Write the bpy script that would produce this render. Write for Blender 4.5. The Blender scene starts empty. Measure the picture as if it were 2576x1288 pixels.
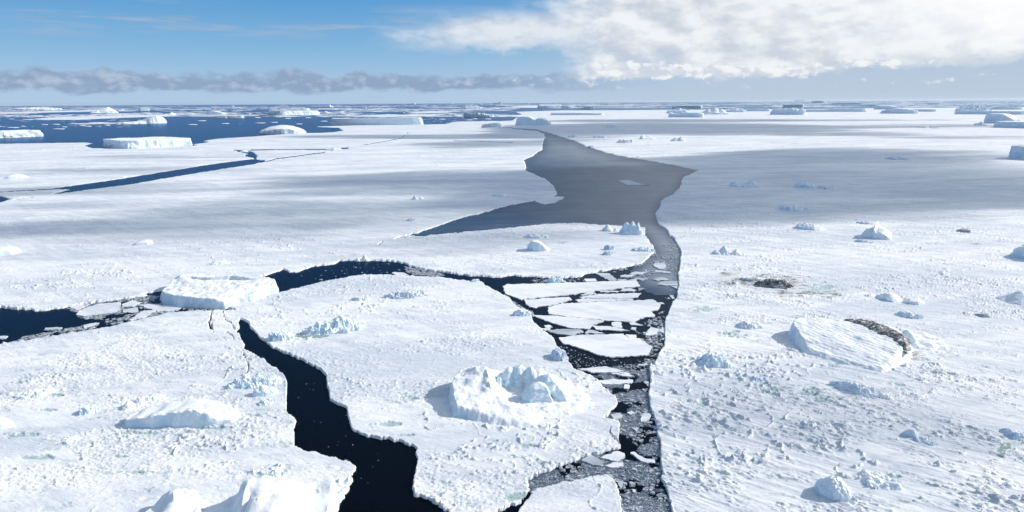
import bpy, math, random
import numpy as np

# ------------------------------------------------------------------ camera
scene = bpy.context.scene
CAM_H = 100.0
FPX = 1717.0            # focal length in units of a 2576 px wide picture
CXP, CYP = 1288.0, 644.0
PITCH = math.radians(12.73)
ROLL = math.radians(0.325)
cF = np.array([0.0, math.cos(PITCH), -math.sin(PITCH)])
cR0 = np.array([1.0, 0.0, 0.0])
cU0 = np.array([0.0, math.sin(PITCH), math.cos(PITCH)])
cR = cR0 * math.cos(ROLL) + cU0 * math.sin(ROLL)
cU = cU0 * math.cos(ROLL) - cR0 * math.sin(ROLL)
# photograph: the horizon is lower at the left, higher at the right (camera rolled anticlockwise)
cR, cU = (cR0 * math.cos(ROLL) - cU0 * math.sin(ROLL), cU0 * math.cos(ROLL) + cR0 * math.sin(ROLL))
cam_data = bpy.data.cameras.new("camera")
cam = bpy.data.objects.new("camera", cam_data)
scene.collection.objects.link(cam)
scene.camera = cam
cam_data.sensor_width = 36.0
cam_data.lens = 36.0 * FPX / 2576.0
cam_data.clip_start = 1.0
cam_data.clip_end = 400000.0
from mathutils import Matrix, Vector
cam.matrix_world = Matrix(((cR[0], cU[0], -cF[0], 0), (cR[1], cU[1], -cF[1], 0), (cR[2], cU[2], -cF[2], CAM_H), (0, 0, 0, 1)))

SUN_AZ = math.radians(77)      # clockwise from the view direction (+Y towards +X)
SUN_EL = math.radians(30)
SUN_DIR = np.array([math.sin(SUN_AZ) * math.cos(SUN_EL), math.cos(SUN_AZ) * math.cos(SUN_EL), math.sin(SUN_EL)])

# ------------------------------------------------------------------ node helpers
class NT:
    def __init__(s, tree):
        s.t = tree
        tree.nodes.clear()
    def n(s, kind, **kw):
        nd = s.t.nodes.new(kind)
        for k, v in kw.items():
            setattr(nd, k, v)
        return nd
    def put(s, sock, v):
        if isinstance(v, bpy.types.NodeSocket):
            s.t.links.new(v, sock)
        elif v is not None:
            if isinstance(v, (tuple, list)) and len(v) == 3 and sock.type == 'RGBA':
                v = (*v, 1)
            sock.default_value = v
    def m(s, op, a, b=None, c=None, clamp=False):
        nd = s.n('ShaderNodeMath', operation=op, use_clamp=clamp)
        for i, v in enumerate((a, b, c)):
            if v is not None:
                s.put(nd.inputs[i], v)
        return nd.outputs[0]
    def mix(s, f, a, b):
        nd = s.n('ShaderNodeMix', data_type='RGBA')
        s.put(nd.inputs[0], f); s.put(nd.inputs[6], a); s.put(nd.inputs[7], b)
        return nd.outputs[2]
    def ss(s, x, a, b, lo=0.0, hi=1.0):
        nd = s.n('ShaderNodeMapRange', interpolation_type='SMOOTHSTEP')
        s.put(nd.inputs[0], x); s.put(nd.inputs[1], a); s.put(nd.inputs[2], b)
        s.put(nd.inputs[3], lo); s.put(nd.inputs[4], hi)
        return nd.outputs[0]
    def vec(s, x, y, z):
        nd = s.n('ShaderNodeCombineXYZ')
        for i, v in enumerate((x, y, z)):
            s.put(nd.inputs[i], v)
        return nd.outputs[0]
    def noise(s, v, scale, detail=4, rough=0.55, dist=0.0, kind='FBM'):
        nd = s.n('ShaderNodeTexNoise')
        s.put(nd.inputs['Vector'], v)
        s.put(nd.inputs['Scale'], scale); s.put(nd.inputs['Detail'], detail)
        s.put(nd.inputs['Roughness'], rough); s.put(nd.inputs['Distortion'], dist)
        return nd.outputs[0]
    def mapping(s, v, loc=(0, 0, 0), rot=(0, 0, 0), scale=(1, 1, 1)):
        nd = s.n('ShaderNodeMapping')
        s.put(nd.inputs[0], v); nd.inputs[1].default_value = loc
        nd.inputs[2].default_value = rot; nd.inputs[3].default_value = scale
        return nd.outputs[0]
    def aniso(s, v, ang, sx, sy):
        return s.mapping(s.mapping(v, rot=(0, 0, ang)), scale=(sx, sy, 1))
    def bump(s, h, strength, dist, nrm=None):
        nd = s.n('ShaderNodeBump')
        nd.inputs['Strength'].default_value = strength
        nd.inputs['Distance'].default_value = dist
        s.put(nd.inputs['Height'], h)
        if nrm is not None:
            s.put(nd.inputs['Normal'], nrm)
        return nd.outputs[0]
    def attr(s, name):
        return s.n('ShaderNodeAttribute', attribute_name=name).outputs['Fac']

def material(name):
    m = bpy.data.materials.new(name)
    m.use_nodes = True
    return m, NT(m.node_tree)

def surface(T, base, rough, bump=None, **kw):
    b = T.n('ShaderNodeBsdfPrincipled')
    T.put(b.inputs['Base Color'], base)
    T.put(b.inputs['Roughness'], rough)
    for k, v in kw.items():
        T.put(b.inputs[k.replace('_', ' ')], v)
    if bump is not None:
        T.put(b.inputs['Normal'], bump)
    o = T.n('ShaderNodeOutputMaterial')
    T.t.links.new(b.outputs[0], o.inputs[0])
    return b

# ------------------------------------------------------------------ world (sky and far clouds), sun, exposure
world = bpy.data.worlds.new("World")
scene.world = world
world.use_nodes = True
W = NT(world.node_tree)
sky = W.n('ShaderNodeTexSky', sky_type='NISHITA')
sky.sun_disc = False
sky.sun_elevation = SUN_EL
sky.sun_rotation = SUN_AZ
sky.altitude = 100
sky.air_density = 1.0
sky.dust_density = 0.3
sky.ozone_density = 1.6
tc = W.n('ShaderNodeTexCoord')
sp = W.n('ShaderNodeSeparateXYZ')
W.put(sp.inputs[0], tc.outputs['Generated'])
X, Y, Z = sp.outputs
hor = W.m('SQRT', W.m('ADD', W.m('MULTIPLY', X, X), W.m('MULTIPLY', Y, Y)))
az = W.m('ARCTAN2', X, Y)               # radians clockwise from the view direction
el = W.m('ARCTAN2', Z, hor)             # elevation
# low cumulus bank along the horizon; relief = density against density a little nearer the sun
def cl(sx, sy, zz, sc, det, ro, di=0.0, da=0.0, de=0.0):
    return W.noise(W.vec(W.m('MULTIPLY', W.m('ADD', az, da), sx), W.m('MULTIPLY', W.m('ADD', el, de), sy), zz), sc, det, ro, di)
n1 = cl(1.0, 2.2, 3.7, 9.0, 7, 0.58, 0.2)
n2 = cl(1.0, 1.7, 9.1, 34.0, 6, 0.62)
n2s = cl(1.0, 1.7, 9.1, 34.0, 6, 0.62, 0.0, 0.007, 0.006)
n3 = cl(0.6, 2.6, 1.3, 5.0, 6, 0.6, 0.3)
n4 = cl(1.0, 2.0, 6.2, 15.0, 5, 0.55, 0.15)
n4s = cl(1.0, 2.0, 6.2, 15.0, 5, 0.55, 0.15, 0.014, 0.010)
rel2 = W.m('MULTIPLY', W.m('SUBTRACT', n2, n2s), 1.5)
rel4 = W.m('MULTIPLY', W.m('SUBTRACT', n4, n4s), 1.1)
nn = W.m('ADD', W.m('MULTIPLY', n1, 0.50), W.m('ADD', W.m('MULTIPLY', n4, 0.28), W.m('MULTIPLY', n2, 0.22)))
top_ = W.m('ADD', 0.026, W.m('MULTIPLY', W.m('SUBTRACT', nn, 0.36), 0.105))
above = W.m('SUBTRACT', top_, el)
basew = W.m('ADD', 0.0125, W.m('MULTIPLY', W.m('SUBTRACT', n4, 0.5), 0.030))
bank = W.m('MULTIPLY', W.ss(above, -0.003, 0.007), W.ss(el, basew, W.m('ADD', basew, 0.006)))
bank = W.m('MULTIPLY', bank, W.m('MULTIPLY', W.ss(az, 0.24, -0.06, 0.0, 0.97), W.ss(n4, 0.25, 0.40, 0.75, 1.0)))
bank_lit = W.ss(W.m('ADD', rel2, W.m('MULTIPLY', n1, 0.6)), 0.22, 0.62, 0.0, 0.8)
# bright cloud mass: upper right
edge = W.m('ADD', W.m('ADD', az, 0.03), W.m('ADD', W.m('MULTIPLY', W.m('SUBTRACT', n3, 0.5), 0.42), W.m('MULTIPLY', W.m('SUBTRACT', n4, 0.5), 0.22)))
puff = W.m('ADD', W.m('MULTIPLY', W.m('SUBTRACT', n4, 0.5), 0.055), W.m('MULTIPLY', W.m('SUBTRACT', n2, 0.5), 0.03))
low = W.m('ADD', W.m('ADD', 0.029, W.ss(az, 0.04, 0.13, 0.036, 0.0)), puff)
low = W.m('ADD', low, W.ss(az, 0.35, 0.62, 0.0, 0.010))
main = W.m('MULTIPLY', W.ss(edge, -0.02, 0.20), W.ss(el, low, W.m('ADD', low, 0.017)))
wing = W.m('MULTIPLY', W.ss(edge, -0.20, 0.03), W.m('MULTIPLY', W.ss(el, W.m('ADD', 0.062, puff), W.m('ADD', 0.084, puff)), W.ss(el, 0.132, 0.106)))
mass = W.m('MAXIMUM', main, W.m('MULTIPLY', wing, 0.80))
# a row of bright cumulus at the foot of the mass
r_top = W.m('ADD', 0.050, W.m('ADD', W.m('MULTIPLY', W.m('SUBTRACT', n2, 0.5), 0.07), W.m('MULTIPLY', W.m('SUBTRACT', n4, 0.5), 0.03)))
r_low = W.m('ADD', 0.028, W.m('ADD', W.m('MULTIPLY', W.m('SUBTRACT', n2, 0.5), -0.03), W.ss(az, 0.25, 0.6, 0.0, 0.012)))
row = W.m('MULTIPLY', W.ss(W.m('SUBTRACT', r_top, el), -0.001, 0.006), W.ss(el, r_low, W.m('ADD', r_low, 0.005)))
row = W.m('MULTIPLY', row, W.ss(az, 0.06, 0.13))
# small detached puffs under the mass
pf = W.m('MULTIPLY', W.ss(n2, 0.58, 0.66), W.m('MULTIPLY', W.ss(el, 0.014, 0.022), W.ss(el, 0.040, 0.030)))
pf = W.m('MULTIPLY', pf, W.m('MULTIPLY', W.ss(az, -0.12, 0.02), 0.7))
mass = W.m('MAXIMUM', W.m('MAXIMUM', mass, pf), W.m('MULTIPLY', row, 0.95))
mass = W.m('MULTIPLY', mass, W.ss(W.m('ADD', W.m('MULTIPLY', n3, 0.5), W.m('MULTIPLY', n4, 0.5)), 0.27, 0.42, 0.55, 1.0))
hi = W.ss(az, 0.7, 1.0, 0.48, 0.95)
mass = W.m('MULTIPLY', mass, W.m('MULTIPLY', W.ss(W.m('SUBTRACT', el, hi), 0.0, -0.24), W.ss(az, 2.4, 1.8)))
shade = W.m('ADD', W.m('ADD', W.m('MULTIPLY', n1, 0.45), W.m('MULTIPLY', n3, 0.55)), W.m('ADD', rel4, W.m('MULTIPLY', rel2, 0.16)))
lit = W.ss(shade, 0.26, 0.70)
glow = W.ss(W.m('ADD', az, W.m('MULTIPLY', el, 1.6)), 0.50, 0.86)
c_mass = W.mix(lit, (0.84, 0.92, 1.05), (1.24, 1.28, 1.32))
c_mass = W.mix(row, c_mass, W.mix(W.ss(W.m('ADD', rel2, W.m('MULTIPLY', n4, 0.5)), 0.10, 0.42), (0.92, 0.99, 1.10), (1.30, 1.32, 1.34)))
c_mass = W.mix(W.m('MULTIPLY', glow, W.ss(el, 0.02, 0.09)), c_mass, (1.45, 1.45, 1.45))
c_bank = W.mix(bank_lit, (0.39, 0.54, 0.78), (0.66, 0.81, 1.0))
# thin veil low at the right and thin streak at the left
veil = W.m('MULTIPLY', W.ss(az, -0.25, 0.45, 0.0, 0.75), W.ss(el, 0.16, 0.0, 0.25, 1.0))
streak = W.noise(W.vec(W.m('MULTIPLY', az, 1.2), W.m('MULTIPLY', el, 14.0), 5.5), 4.0, 5, 0.6, 0.4)
streak = W.m('MULTIPLY', W.ss(streak, 0.48, 0.70), W.m('MULTIPLY', W.ss(el, 0.075, 0.095), W.ss(el, 0.135, 0.105, 0.0, 0.8)))
SKY_K = 0.085
def bg(col, k):
    b = W.n('ShaderNodeBackground')
    W.put(b.inputs[0], col); W.put(b.inputs[1], k)
    return b.outputs[0]
def mixs(f, a, b):
    nd = W.n('ShaderNodeMixShader')
    W.put(nd.inputs[0], f); W.put(nd.inputs[1], a); W.put(nd.inputs[2], b)
    return nd.outputs[0]
CLOUD_K = 0.51
# clear air near the horizon: pale blue low down, deeper blue higher up
grad = W.mix(W.ss(el, 0.0, 0.085), (0.38, 0.52, 0.69), (0.20, 0.41, 0.64))
grad = W.mix(W.ss(el, 0.055, 0.16), grad, (0.075, 0.285, 0.58))
s = mixs(W.ss(el, 0.15, 0.5, 0.97, 0.2), bg(sky.outputs[0], SKY_K), bg(grad, 0.82))
# thin high overcast above the picture
s = mixs(W.m('MULTIPLY', W.ss(el, 0.24, 0.6, 0.0, 0.34), W.ss(n3, 0.3, 0.6, 0.5, 1.0)), s, bg((0.90, 0.99, 1.13), CLOUD_K))
s = mixs(veil, s, bg((0.72, 0.84, 1.0), CLOUD_K))
s = mixs(streak, s, bg((0.62, 0.70, 0.84), CLOUD_K))
s = mixs(bank, s, bg(c_bank, CLOUD_K))
s = mixs(mass, s, bg(c_mass, CLOUD_K))
wo = W.n('ShaderNodeOutputWorld')
W.t.links.new(s, wo.inputs[0])

sun_d = bpy.data.lights.new("sun", 'SUN')
sun = bpy.data.objects.new("sun", sun_d)
scene.collection.objects.link(sun)
sun_d.energy = 3.3
sun_d.angle = math.radians(0.53)
sun_d.color = (1.0, 0.955, 0.89)
sun.rotation_euler = Vector(SUN_DIR).to_track_quat('Z', 'Y').to_euler()
sun.location = (0, 0, 3000)

scene.view_settings.view_transform = 'Standard'
scene.view_settings.look = 'None'
scene.view_settings.gamma = 1.0
scene.view_settings.exposure = 0.47
scene.cycles.max_bounces = 6
scene.cycles.diffuse_bounces = 3
scene.cycles.glossy_bounces = 2
scene.cycles.volume_bounces = 1
scene.cycles.transparent_max_bounces = 48
scene.cycles.caustics_reflective = False
scene.cycles.caustics_refractive = False
scene.cycles.use_denoising = True

# ------------------------------------------------------------------ projection between picture and the place
def P(u, v, z=0.0):
    """the point of the plane at height z seen at picture position (u, v)"""
    u = np.asarray(u, float); v = np.asarray(v, float)
    a = (u - CXP) / FPX; b = (CYP - v) / FPX
    dx = cF[0] + cR[0] * a + cU[0] * b
    dy = cF[1] + cR[1] * a + cU[1] * b
    dz = cF[2] + cR[2] * a + cU[2] * b
    t = (z - CAM_H) / dz
    return dx * t, dy * t
def proj(x, y, z=0.0):
    dz = z - CAM_H
    d = cF[0] * x + cF[1] * y + cF[2] * dz
    a = (cR[0] * x + cR[1] * y + cR[2] * dz) / d
    b = (cU[0] * x + cU[1] * y + cU[2] * dz) / d
    return CXP + FPX * a, CYP - FPX * b
def mpp(x, y):
    return (cF[1] * y + cF[2] * (-CAM_H)) / FPX      # metres across per picture unit

# ------------------------------------------------------------------ numpy noise
def _h(ix, iy, seed):
    h = (ix.astype(np.int64) * 374761393 + iy.astype(np.int64) * 668265263 + seed * 974634777) & 0xFFFFFFFF
    h = ((h ^ (h >> 13)) * 1274126177) & 0xFFFFFFFF
    h = ((h ^ (h >> 16)) * 2246822519) & 0xFFFFFFFF
    return h ^ (h >> 15)
def rnd(ix, iy, seed):
    return (_h(ix, iy, seed) & 0xFFFFFF) / float(0xFFFFFF)
def vnoise(x, y, seed=0):
    ix = np.floor(x); iy = np.floor(y)
    fx = x - ix; fy = y - iy
    ux = fx * fx * fx * (fx * (fx * 6 - 15) + 10); uy = fy * fy * fy * (fy * (fy * 6 - 15) + 10)
    def g(ox, oy):
        a = rnd(ix + ox, iy + oy, seed) * 2 * math.pi
        return np.cos(a) * (fx - ox) + np.sin(a) * (fy - oy)
    a = g(0, 0); b = g(1, 0); c = g(0, 1); d = g(1, 1)
    return 1.5 * ((a + (b - a) * ux) * (1 - uy) + (c + (d - c) * ux) * uy)
def fbm(x, y, seed=0, oct=4, gain=0.5):
    s = 0; k = 1.0; f = 1.0
    for i in range(oct):
        s = s + k * vnoise(x * f, y * f, seed + i * 17); k *= gain; f *= 2.03
    return s
def sstep(x, a, b):
    t = np.clip((x - a) / (b - a), 0, 1)
    return t * t * (3 - 2 * t)
def blocks(x, y, cell, seed, keep=0.5, rmax=0.75):
    """scattered tilted blocks: height 0..1"""
    gx = x / cell; gy = y / cell
    ix = np.floor(gx); iy = np.floor(gy)
    out = np.zeros_like(gx)
    for ox in (-1, 0, 1):
        for oy in (-1, 0, 1):
            cx = ix + ox; cy = iy + oy
            r1 = rnd(cx, cy, seed); r2 = rnd(cx, cy, seed + 1); r3 = rnd(cx, cy, seed + 2); r4 = rnd(cx, cy, seed + 3); r5 = rnd(cx, cy, seed + 4)
            dx = gx - (cx + r1); dy = gy - (cy + r2)
            a = r3 * 6.283; ca = np.cos(a); sa = np.sin(a)
            px = dx * ca + dy * sa; py = -dx * sa + dy * ca
            rad = rmax * (0.25 + 0.75 * r4)
            d = np.maximum(np.abs(px) / rad, np.abs(py) / (rad * (0.45 + 0.5 * r1)))
            h = np.clip((1 - d) * 3.0, 0, 1) * (0.35 + 0.65 * r5) * (1 + 0.7 * px / rad) * rad / rmax
            out = np.maximum(out, np.where(r5 * 0.999 < keep, h, 0))
    return out

def seg_dist(px, py, pts, closed=True):
    d2 = np.full(px.shape, 1e18)
    n = len(pts)
    for i in range(n if closed else n - 1):
        ax, ay = pts[i]; bx, by = pts[(i + 1) % n]
        ex, ey = bx - ax, by - ay
        L = ex * ex + ey * ey + 1e-12
        t = np.clip(((px - ax) * ex + (py - ay) * ey) / L, 0, 1)
        q = (px - ax - t * ex) ** 2 + (py - ay - t * ey) ** 2
        np.minimum(d2, q, out=d2)
    return np.sqrt(d2)
def inside(px, py, pts):
    c = np.zeros(px.shape, bool)
    n = len(pts)
    for i in range(n):
        ax, ay = pts[i]; bx, by = pts[(i + 1) % n]
        if ay == by:
            continue
        k = ((ay > py) != (by > py)) & (px < (bx - ax) * (py - ay) / (by - ay) + ax)
        c ^= k
    return c
def sdf_poly(px, py, pts, reach=8.0):
    """signed distance, positive inside, clipped to reach outside the bounding box"""
    out = np.full(px.shape, -reach)
    q = np.array(pts)
    m = (px > q[:, 0].min() - reach) & (px < q[:, 0].max() + reach) & (py > q[:, 1].min() - reach) & (py < q[:, 1].max() + reach)
    x = px[m]; y = py[m]
    d = seg_dist(x, y, pts)
    out[m] = np.where(inside(x, y, pts), d, -d)
    return out

# ------------------------------------------------------------------ mesh helpers
def mesh_np(name, verts, faces, mat, smooth=False, attrs=None):
    """verts (N,3) array; faces (M,k) array or list of lists"""
    me = bpy.data.meshes.new(name)
    if isinstance(faces, np.ndarray):
        nv, nf, k = len(verts), len(faces), faces.shape[1]
        me.vertices.add(nv); me.vertices.foreach_set('co', np.asarray(verts, np.float32).ravel())
        me.loops.add(nf * k); me.loops.foreach_set('vertex_index', faces.astype(np.int32).ravel())
        me.polygons.add(nf)
        me.polygons.foreach_set('loop_start', np.arange(0, nf * k, k, dtype=np.int32))
        me.polygons.foreach_set('loop_total', np.full(nf, k, np.int32))
        me.update(calc_edges=True)
    else:
        me.from_pydata([tuple(map(float, v)) for v in verts], [], [list(map(int, f)) for f in faces])
    me.polygons.foreach_set('use_smooth', np.full(len(me.polygons), smooth, bool))
    for k, a in (attrs or {}).items():
        at = me.attributes.new(k, 'FLOAT', 'POINT')
        at.data.foreach_set('value', np.asarray(a, np.float32))
    me.materials.append(mat)
    me.update()
    return me
def link(name, me, parent=None, loc=None):
    o = bpy.data.objects.new(name, me)
    scene.collection.objects.link(o)
    if loc is not None:
        o.location = loc
    if parent is not None:
        o.parent = parent
    return o
def tag(o, label=None, cat=None, group=None, kind=None):
    if label: o['label'] = label
    if cat: o['category'] = cat
    if group: o['group'] = group
    if kind: o['kind'] = kind
    return o
def grid_faces(nr, nc, wrap=False):
    r = np.arange(nr - 1)[:, None]; c = np.arange(nc if wrap else nc - 1)[None, :]
    c2 = (c + 1) % nc
    return np.stack([r * nc + c, r * nc + c2, (r + 1) * nc + c2, (r + 1) * nc + c], -1).reshape(-1, 4)
def keep_faces(verts, faces, mask, attrs=None):
    f = faces[mask]
    used = np.unique(f)
    remap = np.zeros(len(verts), np.int64); remap[used] = np.arange(len(used))
    return verts[used], remap[f], {k: a[used] for k, a in (attrs or {}).items()}

# ------------------------------------------------------------------ materials
def make_snow():
    m, T = material("snow_ice")
    g = T.n('ShaderNodeNewGeometry')
    p = g.outputs['Position']
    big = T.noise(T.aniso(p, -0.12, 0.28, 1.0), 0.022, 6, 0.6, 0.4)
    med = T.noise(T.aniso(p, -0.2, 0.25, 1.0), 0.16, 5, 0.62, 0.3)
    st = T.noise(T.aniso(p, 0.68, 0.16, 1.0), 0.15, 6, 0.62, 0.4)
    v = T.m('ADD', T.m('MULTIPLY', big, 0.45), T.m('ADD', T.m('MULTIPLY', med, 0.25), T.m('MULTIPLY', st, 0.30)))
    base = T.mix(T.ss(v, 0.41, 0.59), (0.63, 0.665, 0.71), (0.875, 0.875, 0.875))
    melt = T.attr('melt'); dirt = T.attr('dirt')
    mn = T.noise(p, 0.45, 5, 0.65)
    base = T.mix(T.m('MULTIPLY', melt, T.ss(mn, 0.30, 0.62, 0.35, 1.0)), base, (0.36, 0.50, 0.49))
    base = T.mix(T.m('MULTIPLY', dirt, T.ss(mn, 0.34, 0.6)), base, (0.20, 0.18, 0.155))
    fine = T.noise(p, 1.6, 6, 0.7)
    fine2 = T.noise(T.aniso(p, 0.45, 0.22, 1.0), 0.55, 5, 0.62)
    pat = T.ss(T.noise(p, 0.03, 4, 0.6), 0.40, 0.60, 0.15, 1.0)
    b = T.bump(T.m('MULTIPLY', fine, pat), 0.42, 0.36)
    b = T.bump(fine2, 0.55, 0.5, b)
    surface(T, base, 0.62, b, Specular_IOR_Level=0.25)
    return m
def make_berg_ice():
    m, T = material("glacier_ice")
    g = T.n('ShaderNodeNewGeometry')
    tcn = T.n('ShaderNodeTexCoord')
    p = tcn.outputs['Object']
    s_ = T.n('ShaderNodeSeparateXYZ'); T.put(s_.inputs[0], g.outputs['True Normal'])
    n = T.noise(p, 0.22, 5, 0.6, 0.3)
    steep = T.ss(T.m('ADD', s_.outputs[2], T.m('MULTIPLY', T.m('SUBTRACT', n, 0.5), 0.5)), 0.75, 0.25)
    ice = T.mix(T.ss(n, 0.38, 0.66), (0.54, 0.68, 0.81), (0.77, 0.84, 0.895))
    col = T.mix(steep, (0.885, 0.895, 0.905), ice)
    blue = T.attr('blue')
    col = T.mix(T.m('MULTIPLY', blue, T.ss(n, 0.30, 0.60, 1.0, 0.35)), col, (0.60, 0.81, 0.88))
    dirt = T.attr('dirt')
    dn = T.noise(T.mapping(p, rot=(0, 0, -0.5), scale=(0.4, 1.3, 1)), 0.55, 6, 0.7)
    col = T.mix(T.m('MULTIPLY', dirt, T.ss(dn, 0.28, 0.54)), col, T.mix(T.ss(dn, 0.4, 0.7), (0.20, 0.185, 0.175), (0.065, 0.061, 0.058)))
    fine = T.noise(p, 1.3, 6, 0.68)
    b = T.bump(fine, 0.45, 0.4)
    surface(T, col, 0.55, b, Specular_IOR_Level=0.3)
    return m
def make_water():
    m, T = material("sea_water")
    g = T.n('ShaderNodeNewGeometry')
    p = g.outputs['Position']
    w = T.noise(T.mapping(p, rot=(0, 0, 0.5), scale=(1, 1.6, 1)), 1.1, 4, 0.6)
    w2 = T.noise(p, 0.02, 4, 0.6)
    b = T.bump(w, 0.16, 0.25)
    # wind-roughened water: mirror of the sky damped by wave slopes, over a dark blue body
    df = T.n('ShaderNodeBsdfDiffuse'); T.put(df.inputs[0], (0.0008, 0.0018, 0.0035))
    gl = T.n('ShaderNodeBsdfGlossy'); T.put(gl.inputs[0], (0.32, 0.455, 0.63)); T.put(gl.inputs['Roughness'], T.m('ADD', 0.13, T.m('MULTIPLY', w2, 0.14)))
    T.put(gl.inputs['Normal'], b)
    fr = T.n('ShaderNodeFresnel'); fr.inputs['IOR'].default_value = 1.2; T.put(fr.inputs['Normal'], b)
    mx = T.n('ShaderNodeMixShader'); T.put(mx.inputs[0], fr.outputs[0]); T.put(mx.inputs[1], df.outputs[0]); T.put(mx.inputs[2], gl.outputs[0])
    o = T.n('ShaderNodeOutputMaterial'); T.t.links.new(mx.outputs[0], o.inputs[0])
    return m
def make_newice():
    m, T = material("grey_new_ice")
    g = T.n('ShaderNodeNewGeometry')
    p = g.outputs['Position']
    w = T.noise(T.aniso(p, -0.1, 0.10, 1.0), 0.07, 7, 0.66, 0.3)
    th = T.attr('thick')  # paleness of the ice; on the polynya it includes painted sun glare
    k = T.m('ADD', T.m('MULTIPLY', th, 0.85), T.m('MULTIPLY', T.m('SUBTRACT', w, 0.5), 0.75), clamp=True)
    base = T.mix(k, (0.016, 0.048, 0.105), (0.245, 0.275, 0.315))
    b = T.bump(T.noise(p, 0.5, 5, 0.65), 0.2, 0.2)
    surface(T, base, 0.42, b, Specular_IOR_Level=0.3)
    return m
def make_brash():
    m, T = material("brash_ice")
    g = T.n('ShaderNodeNewGeometry')
    p = g.outputs['Position']
    n = T.noise(p, 0.9, 3, 0.6)
    base = T.mix(T.ss(n, 0.42, 0.66), (0.16, 0.19, 0.22), (0.62, 0.66, 0.70))
    surface(T, base, 0.6, T.bump(T.noise(p, 3.0, 4, 0.6), 0.5, 0.2))
    return m
def make_pond():
    m, T = material("meltwater")
    g = T.n('ShaderNodeNewGeometry')
    n = T.noise(g.outputs['Position'], 0.35, 4, 0.6)
    surface(T, T.mix(n, (0.20, 0.30, 0.25), (0.36, 0.46, 0.40)), 0.18, T.bump(T.noise(g.outputs['Position'], 1.5, 3), 0.1, 0.1))
    return m
def make_thin():
    m, T = material("thin_floe_ice")
    g = T.n('ShaderNodeNewGeometry'); p = g.outputs['Position']
    v = T.noise(T.aniso(p, -0.2, 0.3, 1.0), 0.12, 5, 0.62, 0.5)
    surface(T, T.mix(T.ss(v, 0.34, 0.64), (0.36, 0.405, 0.45), (0.66, 0.69, 0.72)), 0.5, T.bump(T.noise(p, 1.2, 5, 0.65), 0.3, 0.2))
    return m
M_THIN = make_thin()
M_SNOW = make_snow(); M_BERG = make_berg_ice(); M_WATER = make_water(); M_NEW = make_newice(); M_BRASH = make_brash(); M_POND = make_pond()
def make_cloud_mat(i, dens):
    m, T = material("cloud_vapour")
    v = T.n('ShaderNodeVolumePrincipled')
    v.inputs['Color'].default_value = (0.97, 0.98, 1.0, 1)
    v.inputs['Density'].default_value = dens
    v.inputs['Anisotropy'].default_value = 0.3
    o = T.n('ShaderNodeOutputMaterial')
    T.t.links.new(v.outputs[0], o.inputs['Volume'])
    return m
M_CLOUD = make_cloud_mat(0, 0.0090)

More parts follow.
